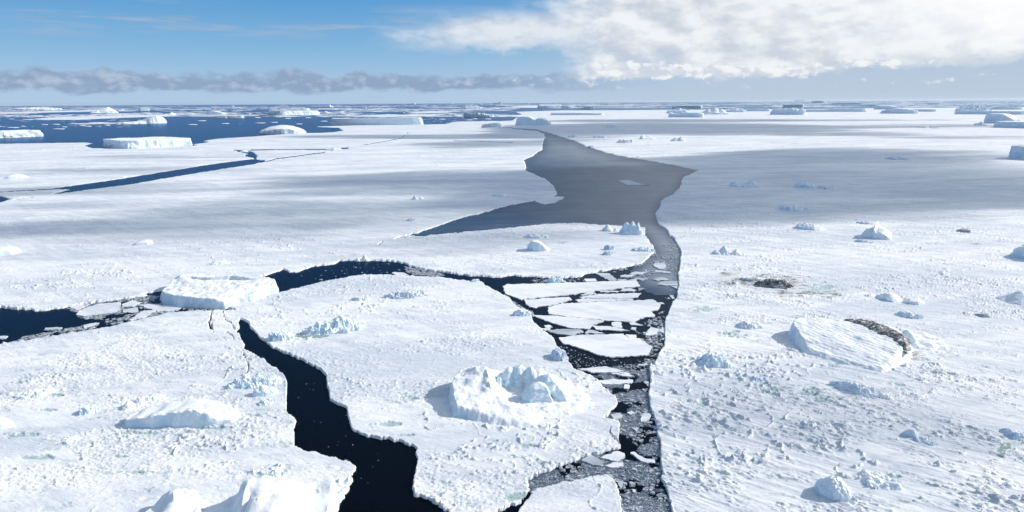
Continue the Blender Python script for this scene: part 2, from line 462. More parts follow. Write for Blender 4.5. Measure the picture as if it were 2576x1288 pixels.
# ------------------------------------------------------------------ open water: outlines in the picture, laid on the sea
def Z(pts, ox, oy, k):
    return [(ox + x * k, oy + y * k) for x, y in pts]
OCEAN = [(-2600, 380), (0, 361.7), (110, 360), (215, 358.4), (232, 361), (211, 367), (232, 372.7), (262, 373.4), (480, 368), (497, 365.5), (487, 363),
         (525, 357), (504, 355), (550, 348.5), (644, 342.7), (744, 334.7), (809, 334), (839, 332), (864, 328.5), (851, 322), (800, 319.5), (794, 318),
         (894, 315), (1069, 313), (1131, 311.5), (1136, 307.5), (1180, 305.6), (1244, 305), (1288, 303), (1300, 296), (1292, 290), (1313, 288), (1295, 281),
         (1413, 277.5), (1563, 277), (1688, 276), (1932, 275), (2082, 273.5), (2267, 271), (2576, 270), (5600, 268), (5600, 200), (-2600, 200)]
POLYNYA = [(1288, 322.8), (1350, 325.6), (1398, 339.7), (1450.5, 357), (1478, 369.7), (1538, 388.5), (1613, 402), (1688, 414.7), (1755.5, 429), (1737, 437),
           (1718, 447), (1712, 462), (1698, 487), (1664, 504.7), (1661, 521), (1649, 536.7), (1653, 561.7), (1666, 572), (1680.5, 583), (1684, 594), (1695.5, 601.7),
           (1704, 618), (1716.7, 636.7), (1713, 654), (1708, 672), (1704, 691.7), (1708, 721.7), (1700, 738), (1695.5, 756.7), (1680.5, 779), (1674, 800),
           (1670.5, 821.7), (1675, 849.8), (1671, 873.8), (1655, 892), (1645, 912), (1635, 928.7), (1638, 960), (1629, 992), (1639, 1032), (1650, 1070),
           (1659, 1112), (1660, 1160), (1665, 1208.7), (1682, 1252), (1689, 1288), (1712, 1400), (1800, 1700), (1500, 1700), (1563, 1400), (1565, 1288), (1558.7, 1242), (1545, 1212), (1525, 1198.7), (1492, 1202),
           (1435, 1214), (1378.7, 1227), (1342, 1238), (1305, 1288), (1240, 1360), (1100, 1500), (1050, 1500), (1180, 1360), (1252, 1288), (1312, 1265), (1328, 1240), (1332, 1222), (1322, 1219), (1338.7, 1202), (1392, 1182), (1440, 1162),
           (1492, 1145), (1565, 1128.7), (1555, 1112), (1562, 1068.7), (1545, 1060), (1522, 1056), (1538, 1035), (1555, 1015), (1538.7, 992), (1519, 975), (1502, 958.7), (1482, 944), (1458.7, 935),
           (1441, 927.4), (1425, 908.7), (1413, 889.8), (1403, 869.8), (1393, 851.8), (1370, 836), (1355, 823.8), (1338, 797.8), (1337, 785.8), (1303, 773.8),
           (1281, 749.8), (1245, 731), (1214, 711.7), (1114, 700), (1094, 696.7), (1031.5, 695.5), (989, 693.7), (919, 691), (869, 699), (819, 709), (744, 726.7),
           (699, 739), (640, 745), (600, 720), (666.5, 694), (690, 687), (714, 679), (729, 686.7), (751.5, 684), (784, 671.7), (834, 666.7), (856.5, 658),
           (906.5, 656.7), (989, 658), (1020, 665), (1036.5, 673), (1094, 683), (1181.5, 695.5), (1256.5, 698.7), (1288, 694.7), (1330, 697), (1383, 701), (1440, 699),
           (1460.5, 698), (1470, 692), (1513, 684), (1570, 674), (1615.5, 664), (1626, 655), (1635.5, 646.7), (1648, 634), (1643, 619), (1632, 603), (1620.5, 591.7), (1620.5, 574),
           (1570, 570), (1513, 566.7), (1450.5, 561), (1375.5, 564), (1288, 573.7), (1181.5, 583), (1119, 589), (1059, 596), (1026.5, 593.7), (1079, 578), (1156.5, 550.5),
           (1214, 536.7), (1256.5, 523.5), (1288, 516), (1343, 506), (1395, 495), (1405.5, 488.5), (1393, 467), (1368, 448.5), (1346, 438), (1320, 427), (1325.5, 422), (1318.5, 403.5),
           (1340, 392), (1363, 377), (1366, 360), (1374, 347), (1368, 336), (1352, 329), (1288, 324)]
BLACK_LEAD = [(600, 803), (617.5, 808), (644, 839), (676.7, 872), (712, 889), (750, 902), (806.7, 932), (820, 948.7), (821, 978), (833, 1008.7), (858.7, 1022), (873.7, 1028.7), (872, 1052),
              (888.7, 1085), (910, 1096), (945, 1105), (978.7, 1107), (1018, 1116), (1052, 1132), (1045, 1145), (1052, 1158.7), (1046, 1185), (1038.7, 1212), (1040, 1248.7), (1075, 1255),
              (1125, 1288), (1180, 1340), (1300, 1600), (700, 1600), (820, 1330), (846.7, 1288), (858.7, 1262), (868.7, 1252), (887, 1208.7), (882, 1202), (895, 1178.7), (880, 1166), (858.7, 1160),
              (806.7, 1145), (766.7, 1138.7), (741.7, 1125), (741, 1104), (736.7, 1082), (748, 1058.7), (720, 1038.7), (716.7, 1008.7), (723, 975), (720, 948.7), (694, 928), (666.7, 908.7), (640, 892),
              (613, 878.7), (618, 868), (607.5, 854), (596, 834), (600, 826.7), (595, 811.7)]
LEFT_LEAD = [(-900, 750), (-200, 770), (0, 775.5), (30, 779), (70, 781), (110, 784), (137.5, 778), (172.5, 773.5), (225, 764), (265, 759), (312.5, 754), (345, 750), (375, 744), (357.5, 741.7), (410, 731.7),
             (470, 740), (560, 770), (590, 784), (560, 781), (525, 783), (425, 786.7), (392.5, 796.7), (337.5, 809), (275, 824), (175, 840.5), (100, 851.7), (66.7, 858.7), (0, 867), (-200, 905), (-900, 1000)]
UPPER_LEAD = [(-400, 494), (0, 482.5), (125, 475.2), (150, 472), (275, 454.7), (400, 434.7), (525, 414.7), (600, 404.7), (640, 400), (617.5, 393), (622, 387), (600, 382), (587, 377), (625, 379), (634, 384), (651, 392),
              (644, 400), (669, 406), (644, 411.5), (612, 417), (500, 434.7), (425, 447), (325, 464.7), (225, 477), (160, 486), (131, 489.7), (175, 477.5), (150, 476), (60, 480.5), (0, 483.8), (-400, 496)]
CORNER_LEAD = [(-400, 480), (0, 494.7), (30, 501), (0, 510), (-400, 540)]
WATERS = [OCEAN, POLYNYA, BLACK_LEAD, LEFT_LEAD, UPPER_LEAD, CORNER_LEAD]
CRACKS = [([(669, 406), (694, 400), (744, 393), (816, 383.5)], 0.75), ([(630, 377.5), (720, 376), (819, 376.3), (835, 379)], 0.8), ([(858, 373.5), (872, 373)], 1.6),
          ([(916, 364.7), (960, 357), (1006, 348.5), (1029, 332)], 0.35), ([(32, 504), (80, 497)], 0.4), ([(535, 786), (527, 812), (530, 832), (538, 841)], 0.6),
          ([(569, 840.5), (583, 846), (589, 855.5)], 0.8), ([(612, 885), (622, 915), (626, 945)], 0.3), ([(992, 604), (1008, 598), (1026, 594)], 0.7), ([(1535, 1078), (1533, 1088), (1548, 1108), (1556, 1120)], 1.0),
          ([(1140, 354), (1290, 358.5)], 0.3), ([(953, 617), (962, 609)], 0.7), ([(1288, 320.5), (1250, 319), (1210, 321)], 0.4),
          ([(560, 778), (566, 800), (580, 815), (592, 832)], 0.4)]
PLATE_RIGHT = [(1352, 327), (1470, 371), (1755, 431), (1690, 496), (1655, 550), (1712, 640), (1660, 860), (1632, 1000), (1662, 1200), (1700, 1300), (1800, 1900), (6000, 1900), (6000, 230), (1300, 230), (1300, 316)]
PLATE_WEDGE = [(1200, 1420), (1300, 1270), (1345, 1226), (1395, 1212), (1530, 1190), (1560, 1235), (1572, 1290), (1580, 1420)]
PLATE_MID = [(598, 802), (640, 742), (870, 680), (1000, 676), (1230, 705), (1300, 770), (1345, 810), (1450, 930), (1560, 1020), (1590, 1150), (1330, 1230), (1260, 1290), (1150, 1500), (1060, 1290), (1045, 1200), (860, 1060), (770, 940), (610, 830)]
PLATE_STRIP = [(985, 607), (1060, 594), (1250, 565), (1450, 545), (1650, 565), (1660, 640), (1640, 690), (1400, 720), (1180, 697), (1030, 668), (1000, 661), (900, 658), (940, 630)]
PLATE_LOWER_LEFT = [(-2600, 960), (0, 863), (540, 781), (590, 784), (600, 806), (650, 870), (770, 950), (790, 1060), (900, 1150), (960, 1200), (900, 1400), (700, 1900), (-2600, 1900)]
MELT = [(105, 1156, 52, 5), (137, 998, 24, 3.5), (125, 1038, 20, 4), (40, 1100, 50, 7), (333, 1094, 50, 5), (525, 1083, 55, 5), (1315, 1126, 30, 4.5), (1297, 1156, 20, 5), (1290, 1250, 34, 16), (1028, 1005, 22, 9),
        (965, 1072, 50, 5), (1020, 1100, 30, 3), (1768, 1018, 14, 14), (2036, 987, 28, 14), (2088, 921, 40, 6), (2065, 735, 48, 17), (1770, 780, 36, 6), (1848, 846, 26, 10), (300, 1155, 26, 3), (330, 1192, 40, 3),
        (1240, 1115, 14, 2), (760, 843, 18, 3), (1150, 985, 20, 6), (1065, 995, 26, 6), (2070, 1010, 26, 8), (1790, 1100, 22, 7), (640, 1048, 30, 4), (500, 1130, 30, 3), (1945, 985, 40, 8), (2262, 975, 14, 6),
        (1060, 600, 50, 2), (1410, 614, 16, 3), (1320, 653, 40, 1.6), (2235, 1205, 24, 8), (1900, 1170, 14, 8), (1735, 1140, 12, 10)]
DIRT = [(1990, 741, 70, 7), (2050, 741, 36, 5), (1945, 712, 75, 20), (1900, 712, 60, 14), (1890, 707, 30, 6), (1835, 718, 30, 6), (2090, 745, 24, 6), (2425, 581, 14, 5), (2470, 796, 16, 5), (2455, 617, 18, 3), (1835, 693, 24, 8), (250, 1054, 9, 6), (2300, 902, 26, 14)]

# ------------------------------------------------------------------ the sea and the ice sheets
R_SEA = 60000.0
th = np.linspace(0, 2 * math.pi, 97)[:-1]
rad = np.array([0, 500, 2500, 12000, 30000, R_SEA])
sv = [(0, 0, 0)] + [(r * math.sin(t), r * math.cos(t), 0) for r in rad[1:] for t in th]
sf = [[0, 1 + (i + 1) % 96, 1 + i] for i in range(96)] + [[1 + k * 96 + i, 1 + k * 96 + (i + 1) % 96, 1 + (k + 1) * 96 + (i + 1) % 96, 1 + (k + 1) * 96 + i] for k in range(len(rad) - 2) for i in range(96)]
sea = link("sea", mesh_np("sea", np.array(sv, float), sf, M_WATER))
sea.data.update()
tag(sea, "dark sea water in the leads and beyond the ice edge", "sea", kind='structure')

def build_sheets():
    # rows: forward distance, columns: fan of directions; finer near the middle of what is looked at
    vr = np.concatenate([np.arange(266.5, 300, 0.55), np.arange(300, 360, 0.85), np.arange(360, 1310, 1.3), np.geomspace(1312, 1900, 30)])
    b = (CYP - vr) / FPX
    Yr = (CAM_H) * (math.cos(PITCH) + b * math.sin(PITCH)) / (math.sin(PITCH) - b * math.cos(PITCH))
    depth = Yr * math.cos(PITCH) + CAM_H * math.sin(PITCH)
    core = np.arange(-1340, 1341, 1.75)
    out = np.geomspace(1, 61, 60)
    side = 1340 + np.cumsum(np.geomspace(2.2, 90, 60))
    uc = np.concatenate([-side[::-1], core, side]) / FPX
    Xg = depth[:, None] * uc[None, :]
    Yg = np.repeat(Yr[:, None], len(uc), 1)
    nr, nc = Xg.shape
    x = Xg.ravel(); y = Yg.ravel()
    m = mpp(x, y)                                      # metres per picture unit: size of a cell across
    row = m * np.sqrt(x * x + y * y) / CAM_H            # along
    # ragged edges: the outline is shifted by a few scales of noise
    amp = np.clip(m * 4.5, 0.5, 5)
    wx = x + amp * fbm(x / (amp * 3.6), y / (amp * 3.6), 5, 5, 0.55)
    wy = y + amp * 1.3 * fbm(x / (amp * 3.6), y / (amp * 3.6), 25, 5, 0.55)
    pu, pv = proj(wx, wy)
    gu, gv = proj(x, y)
    wat = np.full(x.shape, -8.0)
    for q in WATERS:
        np.maximum(wat, sdf_poly(pu, pv, q), out=wat)
    for q, w in CRACKS:
        qa = np.array(q)
        k = (pu > qa[:, 0].min() - 9) & (pu < qa[:, 0].max() + 9) & (pv > qa[:, 1].min() - 9) & (pv < qa[:, 1].max() + 9)
        d = w - seg_dist(pu[k], pv[k], q, False)
        wat[k] = np.maximum(wat[k], d)
    s = -wat
    # plates
    plate = np.zeros(x.shape, np.int8)
    for i, q in ((4, PLATE_LOWER_LEFT), (3, PLATE_STRIP), (2, PLATE_MID), (5, PLATE_WEDGE), (1, PLATE_RIGHT)):
        plate[inside(gu, gv, q)] = i
    # relief
    rough = np.choose(plate, [0.6, 0.95, 0.6, 0.65, 0.68, 0.4])
    clus = fbm(x / 45, y / 30, 3, 4, 0.55)
    clus2 = fbm(x / 160, y / 90, 43, 3, 0.5)
    ridge = 1 - np.abs(fbm(x / 60 + 0.4 * fbm(x / 25, y / 25, 8, 3), y / 34, 91, 4, 0.5)) * 3.2
    ridge = np.clip(ridge, 0, 1) ** 3
    dens = rough * (0.10 + 1.0 * sstep(clus + 0.5 * clus2, -0.1, 0.5) + 0.9 * ridge)
    lod = lambda size: sstep(size / np.maximum(row * 0.9, 1e-6), 0.35, 1.1)
    xr = x * 0.82 - y * 0.57; yr = x * 0.57 + y * 0.82       # drift direction on the right plate
    xs = np.where(plate == 1, xr * 0.72, x); ys = np.where(plate == 1, yr * 1.1, y * 1.25)
    z = np.zeros_like(x)
    z += 0.46 * dens * lod(0.8) * blocks(xs * 0.7, ys * 1.2, 0.95, 11, 0.72)
    z += 0.60 * dens * lod(1.8) * blocks(xs * 0.7, ys * 1.2, 2.3, 31, 0.42) * sstep(dens, 0.45, 1.1)
    z += 0.85 * dens * lod(4.0) * blocks(xs * 0.7, ys * 1.2, 5.5, 51, 0.24, 0.5) * sstep(dens, 0.6, 1.3)
    line = np.abs(fbm(x / 85 + 0.35 * fbm(x / 20, y / 20, 18, 3), y / 60, 191, 3, 0.5))
    pr = sstep(0.045, 0.0, line) if False else sstep(-line, -0.05, -0.005)
    pr = pr * sstep(fbm(x / 120, y / 120, 192, 2), -0.15, 0.2)
    z += pr * (0.15 + 0.9 * lod(1.2) * blocks(x, y, 1.5, 193, 0.75) + 0.5 * lod(2.0) * blocks(x, y, 3.0, 194, 0.5)) * (0.5 + 0.6 * rough)
    far = sstep(row, 2.5, 9.0)
    z += 2.2 * far * lod(16) * (blocks(x, y, 44.0, 71, 0.18, 0.25) * (0.5 + rough) + 0.8 * (plate == 1) * blocks(x, y, 21.0, 73, 0.2, 0.3))
    z += 0.10 * rough * fbm(xs / 9, ys / 3.5, 61, 4, 0.55)
    z += 0.22 * fbm(xs / 40, ys / 16, 66, 3, 0.5)
    z += 0.3 * dens * lod(2.0) * np.clip(fbm(xs / 5, ys / 2.4, 77, 3, 0.6) - 0.12, 0, 1)
    # the lips of the plates are heaped in places
    dr = fbm(xr / 22, yr / 2.6, 121, 4, 0.55)
    z += (plate == 1) * (0.13 * np.clip(dr, -0.3, 1) * lod(2.0)) * (0.4 + sstep(clus2, -0.3, 0.3))
    lip = np.exp(-np.clip(s, 0, 50) / 4.0) * sstep(fbm(x / 22, y / 22, 15, 3), 0.15, 0.5)
    z += lip * (0.15 + 0.8 * blocks(x, y, 1.7, 17, 0.8)) * lod(2.5)
    fb = 0.75
    e = sstep(s, -0.9, 0.9)
    z = -1.6 + (fb + 1.6) * e + z * e * sstep(s, 0.0, 2.5)
    melt = np.zeros_like(x); dirt = np.zeros_like(x)
    nse = fbm(x / 7.0, y / 3.0, 7, 5, 0.62)
    for L, arr in ((MELT, melt), (DIRT, dirt)):
        for (u, v, ru, rv) in L:
            d = ((gu - u) / ru) ** 2 + ((gv - v) / rv) ** 2
            k = d < 4
            arr[k] = np.maximum(arr[k], sstep(0.95 - d[k] + 1.7 * nse[k], 0.0, 0.9))
    # shallow greenish hollows between the drifts
    hol = sstep(fbm(x / 11, y / 4, 83, 4, 0.6), 0.48, 0.75) * sstep(row, 6, 2) * np.choose(plate, [0.25, 0.45, 0.35, 0.4, 0.6, 0.15])
    melt = np.maximum(melt, hol * 0.7)
    z -= 0.4 * melt * e
    V = np.stack([x, y, z], 1)
    F = grid_faces(nr, nc)[:, ::-1]
    fz = z[F].max(1)
    fp = plate[F[:, 0]]
    LAB = ["broad snow covered ice sheet stretching back on the left to the open ocean",
           "rough wide ice sheet filling the right side beyond the long channel",
           "ice sheet in the middle carrying the largest hummocked iceberg",
           "narrow ice sheet between the grey polynya and the curved blue lead",
           "ice sheet at lower left below the black lead",
           "small wedge of ice sheet at the bottom edge beside the brash channel"]
    first = None
    for i in range(6):
        k = (fp == i) & (fz > -1.55)
        v_, f_, a_ = keep_faces(V, F, k, {'melt': melt, 'dirt': dirt})
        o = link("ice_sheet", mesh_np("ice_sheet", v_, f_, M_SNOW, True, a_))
        tag(o, LAB[i], "ice sheet", kind='structure')
build_sheets()

# thin grey new ice on the polynya
def new_ice():
    pts = [(1350, 326), (1398, 340), (1450, 357), (1478, 370), (1538, 389), (1613, 402), (1688, 415), (1757, 429), (1718, 447), (1698, 487), (1664, 505), (1649, 537), (1653, 562), (1681, 583), (1697, 602), (1718, 637), (1708, 672),
           (1708, 722), (1680, 735), (1630, 720), (1600, 690), (1620, 655), (1650, 634), (1643, 619), (1620, 585), (1560, 576), (1450, 566), (1300, 578), (1150, 592), (1060, 599), (1026, 594), (1110, 568), (1288, 516), (1400, 493), (1368, 449), (1320, 427), (1320, 404), (1363, 377), (1370, 345), (1352, 329)]
    us = np.arange(1010, 1770, 6.0); vs = np.arange(322, 745, 3.0)
    U, Vv = np.meshgrid(us, vs)
    x, y = P(U.ravel(), Vv.ravel(), 0.03)
    n = fbm(x / 30, y / 60, 12, 4, 0.55)
    s = sdf_poly(U.ravel(), Vv.ravel(), pts, 30)
    # paler towards the right-hand shore: sun glitter painted into the ice colour
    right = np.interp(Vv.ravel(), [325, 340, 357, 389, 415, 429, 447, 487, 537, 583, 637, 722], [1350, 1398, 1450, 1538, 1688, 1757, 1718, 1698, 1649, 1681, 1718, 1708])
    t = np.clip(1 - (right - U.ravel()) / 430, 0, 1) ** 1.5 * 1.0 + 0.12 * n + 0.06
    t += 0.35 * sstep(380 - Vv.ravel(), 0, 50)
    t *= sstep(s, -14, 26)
    F = grid_faces(len(vs), len(us))
    v_, f_, a_ = keep_faces(np.stack([x, y, np.full_like(x, 0.03)], 1), F, (s[F].max(1) > -12), {'thick': t})  # the attribute only tints the sheet, painted glare included
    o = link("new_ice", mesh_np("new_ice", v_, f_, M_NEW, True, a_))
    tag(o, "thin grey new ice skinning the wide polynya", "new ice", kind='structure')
new_ice()

# ------------------------------------------------------------------ loose floes in the leads
def floe(pts, label, thick=0.5, group=None, seed=0, cat="ice floe", jag=1.0, name="ice_floe"):
    pts = np.array(pts, float)
    wx, wy = P(pts[:, 0], pts[:, 1], 0.0)
    cx, cy = wx.mean(), wy.mean()
    m = float(mpp(cx, cy))
    step = max(0.7, 4.5 * m)
    out = []
    n = len(wx)
    for i in range(n):
        a = np.array([wx[i], wy[i]]); b = np.array([wx[(i + 1) % n], wy[(i + 1) % n]])
        k = max(1, int(np.hypot(*(b - a)) / step))
        for j in range(k):
            out.append(a + (b - a) * j / k)
    q = np.array(out)
    am = min(0.75 * m * 3.0, 0.05 * np.hypot(wx.max() - wx.min(), wy.max() - wy.min()) + 0.05) * jag
    q[:, 0] += am * fbm(q[:, 0] / (3 * step) + seed, q[:, 1] / (3 * step), seed + 5, 3, 0.7)
    q[:, 1] += am * 1.6 * fbm(q[:, 0] / (3 * step), q[:, 1] / (3 * step) + seed, seed + 9, 3, 0.7)
    ar = 0.5 * np.sum(q[:, 0] * np.roll(q[:, 1], -1) - np.roll(q[:, 0], -1) * q[:, 1])
    if ar < 0:
        q = q[::-1]
    q -= (cx, cy)
    N = len(q)
    top = thick + 0.12 * fbm(q[:, 0] / 5, q[:, 1] / 5, seed, 2)
    # slightly raised rim, inner face a little lower
    inn = q * 0.93
    V = np.concatenate([np.c_[q, np.full(N, -0.4)], np.c_[q, top], np.c_[inn, np.full(N, thick * 0.92)]])
    F = []
    for i in range(N):
        j = (i + 1) % N
        F.append([i, j, N + j, N + i])
        F.append([N + i, N + j, 2 * N + j, 2 * N + i])
    F.append([2 * N + i for i in range(N)])
    F.append([i for i in range(N)][::-1])
    o = link(name, mesh_np(name, V, F, M_THIN if any(w in label for w in ('grey', 'wet', 'dark', 'plank')) and 'open sea' not in label else M_SNOW), loc=(cx, cy, 0))
    tag(o, label, cat, group)
    return o
A1 = lambda pts: Z(pts, 1245, 669.8, 0.2)
A2 = lambda pts: Z(pts, 858.7, 858.7, 1 / 3)
A5 = lambda pts: Z(pts, 0, 536.7, 0.25)
A6 = lambda pts: Z(pts, 644, 536.7, 0.25)
A3 = lambda pts: Z(pts, 1288, 214.7, 0.25)
A1F = [
 ([(100, 260), (160, 235), (900, 215), (1500, 195), (1780, 185), (1825, 260), (1640, 280), (1300, 315), (1000, 360), (450, 415), (330, 425), (250, 395), (130, 350)], "long pale floe lying along the top of the floe field, its left end rounded"),
 ([(370, 432), (930, 392), (965, 425), (880, 455), (700, 500), (540, 515), (400, 490)], "white floe wedged under the left half of the long pale floe"),
 ([(1075, 375), (1200, 322), (1280, 350), (1260, 357), (1140, 372)], "small triangular floe in the gap below the long pale floe"),
 ([(1060, 395), (1300, 359), (1845, 345), (1780, 400), (1700, 408), (1100, 410)], "flat floe with a pointed right end above the widest white floe"),
 ([(1015, 427), (1100, 416), (1720, 415), (1730, 430), (1300, 453), (1050, 460)], "thin strip of floe squeezed directly above the widest white floe"),
 ([(670, 520), (850, 475), (1200, 462), (1600, 442), (1990, 430), (2085, 495), (2050, 560), (1965, 570), (2020, 635), (1850, 660), (1740, 712), (1400, 690), (1000, 650), (680, 610)], "widest white floe in the middle of the channel with a notched right side"),
 ([(470, 625), (780, 632), (1100, 663), (1370, 692), (1240, 750), (1180, 800), (950, 785), (720, 720)], "spear shaped floe pointing left under the widest white floe"),
 ([(1465, 715), (1580, 705), (1600, 760), (1590, 790), (1480, 765)], "small squarish floe standing upright against the flat blade floe"),
 ([(1230, 760), (1460, 767), (1600, 797), (1695, 822), (1560, 820), (1270, 805)], "flat blade of floe running right from the spear shaped floe"),
 ([(645, 815), (820, 800), (1060, 800), (1115, 830), (975, 880), (800, 865)], "grey lens shaped floe between the spear shaped floe and the left shore"),
 ([(1135, 850), (1170, 812), (1200, 808), (1390, 855)], "little dark rimmed floe above the back edge of the nearest large floe"),
 ([(620, 755), (690, 748), (730, 775), (640, 785)], "rounded small floe by the left shore below the spear shaped floe"),
 ([(590, 790), (700, 787), (690, 805), (640, 815)], "thin floe touching the left shore beside the lens shaped floe"),
 ([(800, 910), (1080, 872), (1620, 862), (1680, 905), (1810, 915), (1980, 1025), (1920, 1125), (1480, 1155), (1290, 1120), (1200, 1080), (980, 1010), (860, 980)], "nearest large white floe with a streaked top above black water"),
 ([(1645, 868), (1780, 870), (1770, 910), (1690, 903)], "small floe tucked behind the right shoulder of the nearest large floe"),
 ([(1900, 865), (1960, 775), (2070, 800), (2040, 870), (1920, 880)], "five sided floe standing alone near the right shore"),
 ([(2075, 830), (2110, 780), (2240, 800), (2290, 850), (2170, 868)], "floe pressed against the right shore next to the five sided floe"),
 ([(1680, 715), (1760, 720), (1865, 755), (1720, 750)], "thin broken floe under the notch of the widest white floe"),
 ([(1710, 800), (1720, 775), (1775, 778), (1770, 820)], "tiny square floe left of the five sided floe"),
 ([(1800, 275), (1885, 285), (1805, 310)], "tiny triangle of ice in the dark pool right of the long pale floe"),
 ([(1565, 320), (1620, 290), (1700, 285), (1775, 305), (1740, 322)], "low hump backed floe just under the right end of the long pale floe"),
 ([(1310, 312), (1560, 320), (1540, 332), (1330, 332)], "sliver of floe between the hump backed floe and the long pale floe"),
 ([(2030, 235), (2100, 205), (2300, 195), (2300, 250), (2210, 250)], "grey floe with a sharp left tip pressed on the right shore"),
 ([(2210, 255), (2300, 262), (2290, 292)], "dark little corner floe under the sharp tipped grey floe"),
 ([(1965, 170), (2090, 145), (2180, 165), (2190, 185), (2040, 185)], "grey diamond floe above the sharp tipped grey floe"),
 ([(1240, 85), (1440, 100), (1540, 180), (1450, 190)], "slanting grey floe with a wet dark top beside the triangular black pool"),
 ([(1120, 165), (1270, 165), (1280, 190), (1150, 200)], "small floe at the left foot of the triangular black pool"),
 ([(1575, 150), (1590, 115), (1780, 110), (1680, 145)], "thin grey floe right of the slanting wet floe"),
 ([(1545, 170), (1650, 165), (1650, 187), (1540, 187)], "small flat floe under the foot of the slanting wet floe"),
 ([(1660, 178), (1780, 172), (1770, 184)], "narrow chip of ice on the upper rim of the long pale floe"),
 ([(1760, 165), (1800, 150), (1950, 160), (1850, 185)], "grey floe between the narrow chip and the diamond floe"),
 ([(1690, 105), (1760, 72), (1890, 85), (1840, 110)], "tilted grey floe in the rubble at the end of the narrow ice sheet"),
 ([(2010, 55), (2210, 75), (2210, 100), (2020, 75)], "straight plank like floe in the grey channel near the right shore"),
 ([(1990, -5), (2060, 42), (2140, 40), (2150, 0), (2140, -36), (2010, -36)], "blunt white floe highest in the grey channel"),
 ([(2190, 360), (2240, 375), (2262, 410), (2232, 417)], "small white wedge stuck to the right shore below the dark pool"),
 ([(2040, 465), (2110, 465), (2135, 480), (2060, 478)], "sliver of ice off the right tip of the widest white floe"),
 ([(400, 495), (470, 505), (540, 520), (480, 530)], "fragment at the lower left of the white floe wedged under the long pale floe"),
]
for i, (p, l) in enumerate(A1F):
    floe(A1(p), l, 0.45, seed=i * 3 + 1)
A2F = [
 ([(1790, 212), (1990, 195), (2110, 222), (2130, 237), (1900, 242)], "broad thin floe on turquoise water at the upper left of the brash channel"),
 ([(2040, 245), (2150, 240), (2212, 272), (2140, 270)], "cracked floe at the right end of the turquoise pool"),
 ([(1935, 302), (2050, 292), (2200, 297), (2190, 322), (2000, 332)], "long floe along the lower rim of the turquoise pool"),
 ([(2130, 362), (2140, 327), (2180, 337), (2170, 367)], "small upright floe at the tail of the turquoise pool"),
 ([(2210, 192), (2300, 170), (2320, 187)], "thin floe beside the right shore at the mouth of the brash channel"),
 ([(2280, 308), (2320, 310), (2320, 350)], "narrow dark edged floe against the right shore of the brash channel"),
 ([(2030, 560), (2100, 550), (2130, 570), (2070, 602)], "grey floe off the right corner of the middle ice sheet"),
 ([(2160, 545), (2190, 525), (2212, 545), (2185, 562)], "tilted square floe floating in the brash above the round black pool"),
 ([(2260, 612), (2270, 555), (2330, 550), (2332, 580), (2290, 617)], "tall floe leaning by the right shore in the brash"),
 ([(2190, 655), (2240, 660), (2230, 692)], "small white triangular floe in the dark water of the brash channel"),
 ([(1815, 905), (1890, 865), (1975, 915), (1965, 945), (1900, 940)], "clean grey floe at the left where the brash channel forks"),
 ([(1955, 885), (2080, 835), (2140, 850), (2142, 885), (2080, 912)], "larger ridged floe at the centre where the brash channel forks"),
 ([(1985, 945), (2050, 925), (2132, 925), (2125, 950), (2050, 967)], "lowest of the three floes where the brash channel forks"),
 ([(2180, 850), (2210, 840), (2290, 890), (2365, 900), (2365, 925), (2260, 912)], "lumpy elongated floe right of the fork in the brash channel"),
 ([(2080, 1060), (2130, 1060), (2110, 1122)], "wet floe on the right rim of the wedge shaped ice sheet"),
 ([(2195, 1122), (2225, 1130), (2222, 1150), (2200, 1145)], "small pale block of floe in the black pool near the bottom edge"),
]
for i, (p, l) in enumerate(A2F):
    floe(A2(p), l, 0.4, seed=i * 5 + 140)
OTH = [
 (A5([(765, 1030), (800, 980), (1000, 915), (1210, 905), (1215, 965), (1160, 1005), (850, 1040)]), "biggest pale floe at the right end of the black lead at left"),
 (A5([(1230, 925), (1330, 880), (1420, 905), (1330, 945), (1235, 945)]), "lumpy floe right of the biggest pale floe in the left lead"),
 (A5([(1230, 1000), (1250, 970), (1390, 955), (1395, 990), (1330, 1005)]), "rounded floe between two narrow dark gaps in the left lead"),
 (A5([(1300, 1085), (1450, 985), (1570, 985), (1440, 1060)]), "slanting smooth floe on the lower side of the left lead"),
 (A5([(1400, 925), (1540, 920), (1870, 945), (1720, 990), (1600, 995), (1450, 950)]), "flat clean floe at the foot of the big iceberg beside the left lead"),
 (A5([(440, 1185), (470, 1160), (635, 1152), (590, 1178)]), "grey floe on the lower rim of the black lead at left"),
 (A5([(840, 1130), (970, 1112), (970, 1135), (850, 1160)]), "small white floe farther right on the lower rim of the left lead"),
 (A5([(-20, 1245), (85, 1238), (50, 1265), (-20, 1268)]), "small white floe cut by the left picture edge in the black lead"),
 (A5([(715, 945), (840, 925), (890, 925), (850, 955), (760, 975)]), "ragged floe on the upper rim of the black lead at left"),
 (A6([(315, 580), (450, 555), (455, 580), (400, 600), (340, 598)]), "white floe on the upper shore of the curved blue lead"),
 (A6([(1365, 605), (1380, 595), (1500, 605), (1540, 632), (1420, 632)]), "pale splintered floe on the lower shore of the curved blue lead"),
 (A3([(1065, 962), (1100, 955), (1180, 955), (1300, 995), (1380, 1006), (1150, 1004)]), "lone grey floe frozen into the thin ice in the middle of the polynya"),
 (A3([(225, 1162), (440, 1122), (525, 1122), (510, 1145), (430, 1185), (330, 1200), (280, 1190)]), "blunt floe broken off the left shore of the polynya"),
]
for i, (p, l) in enumerate(OTH):
    floe(p, l, 0.45, seed=i * 7 + 300)
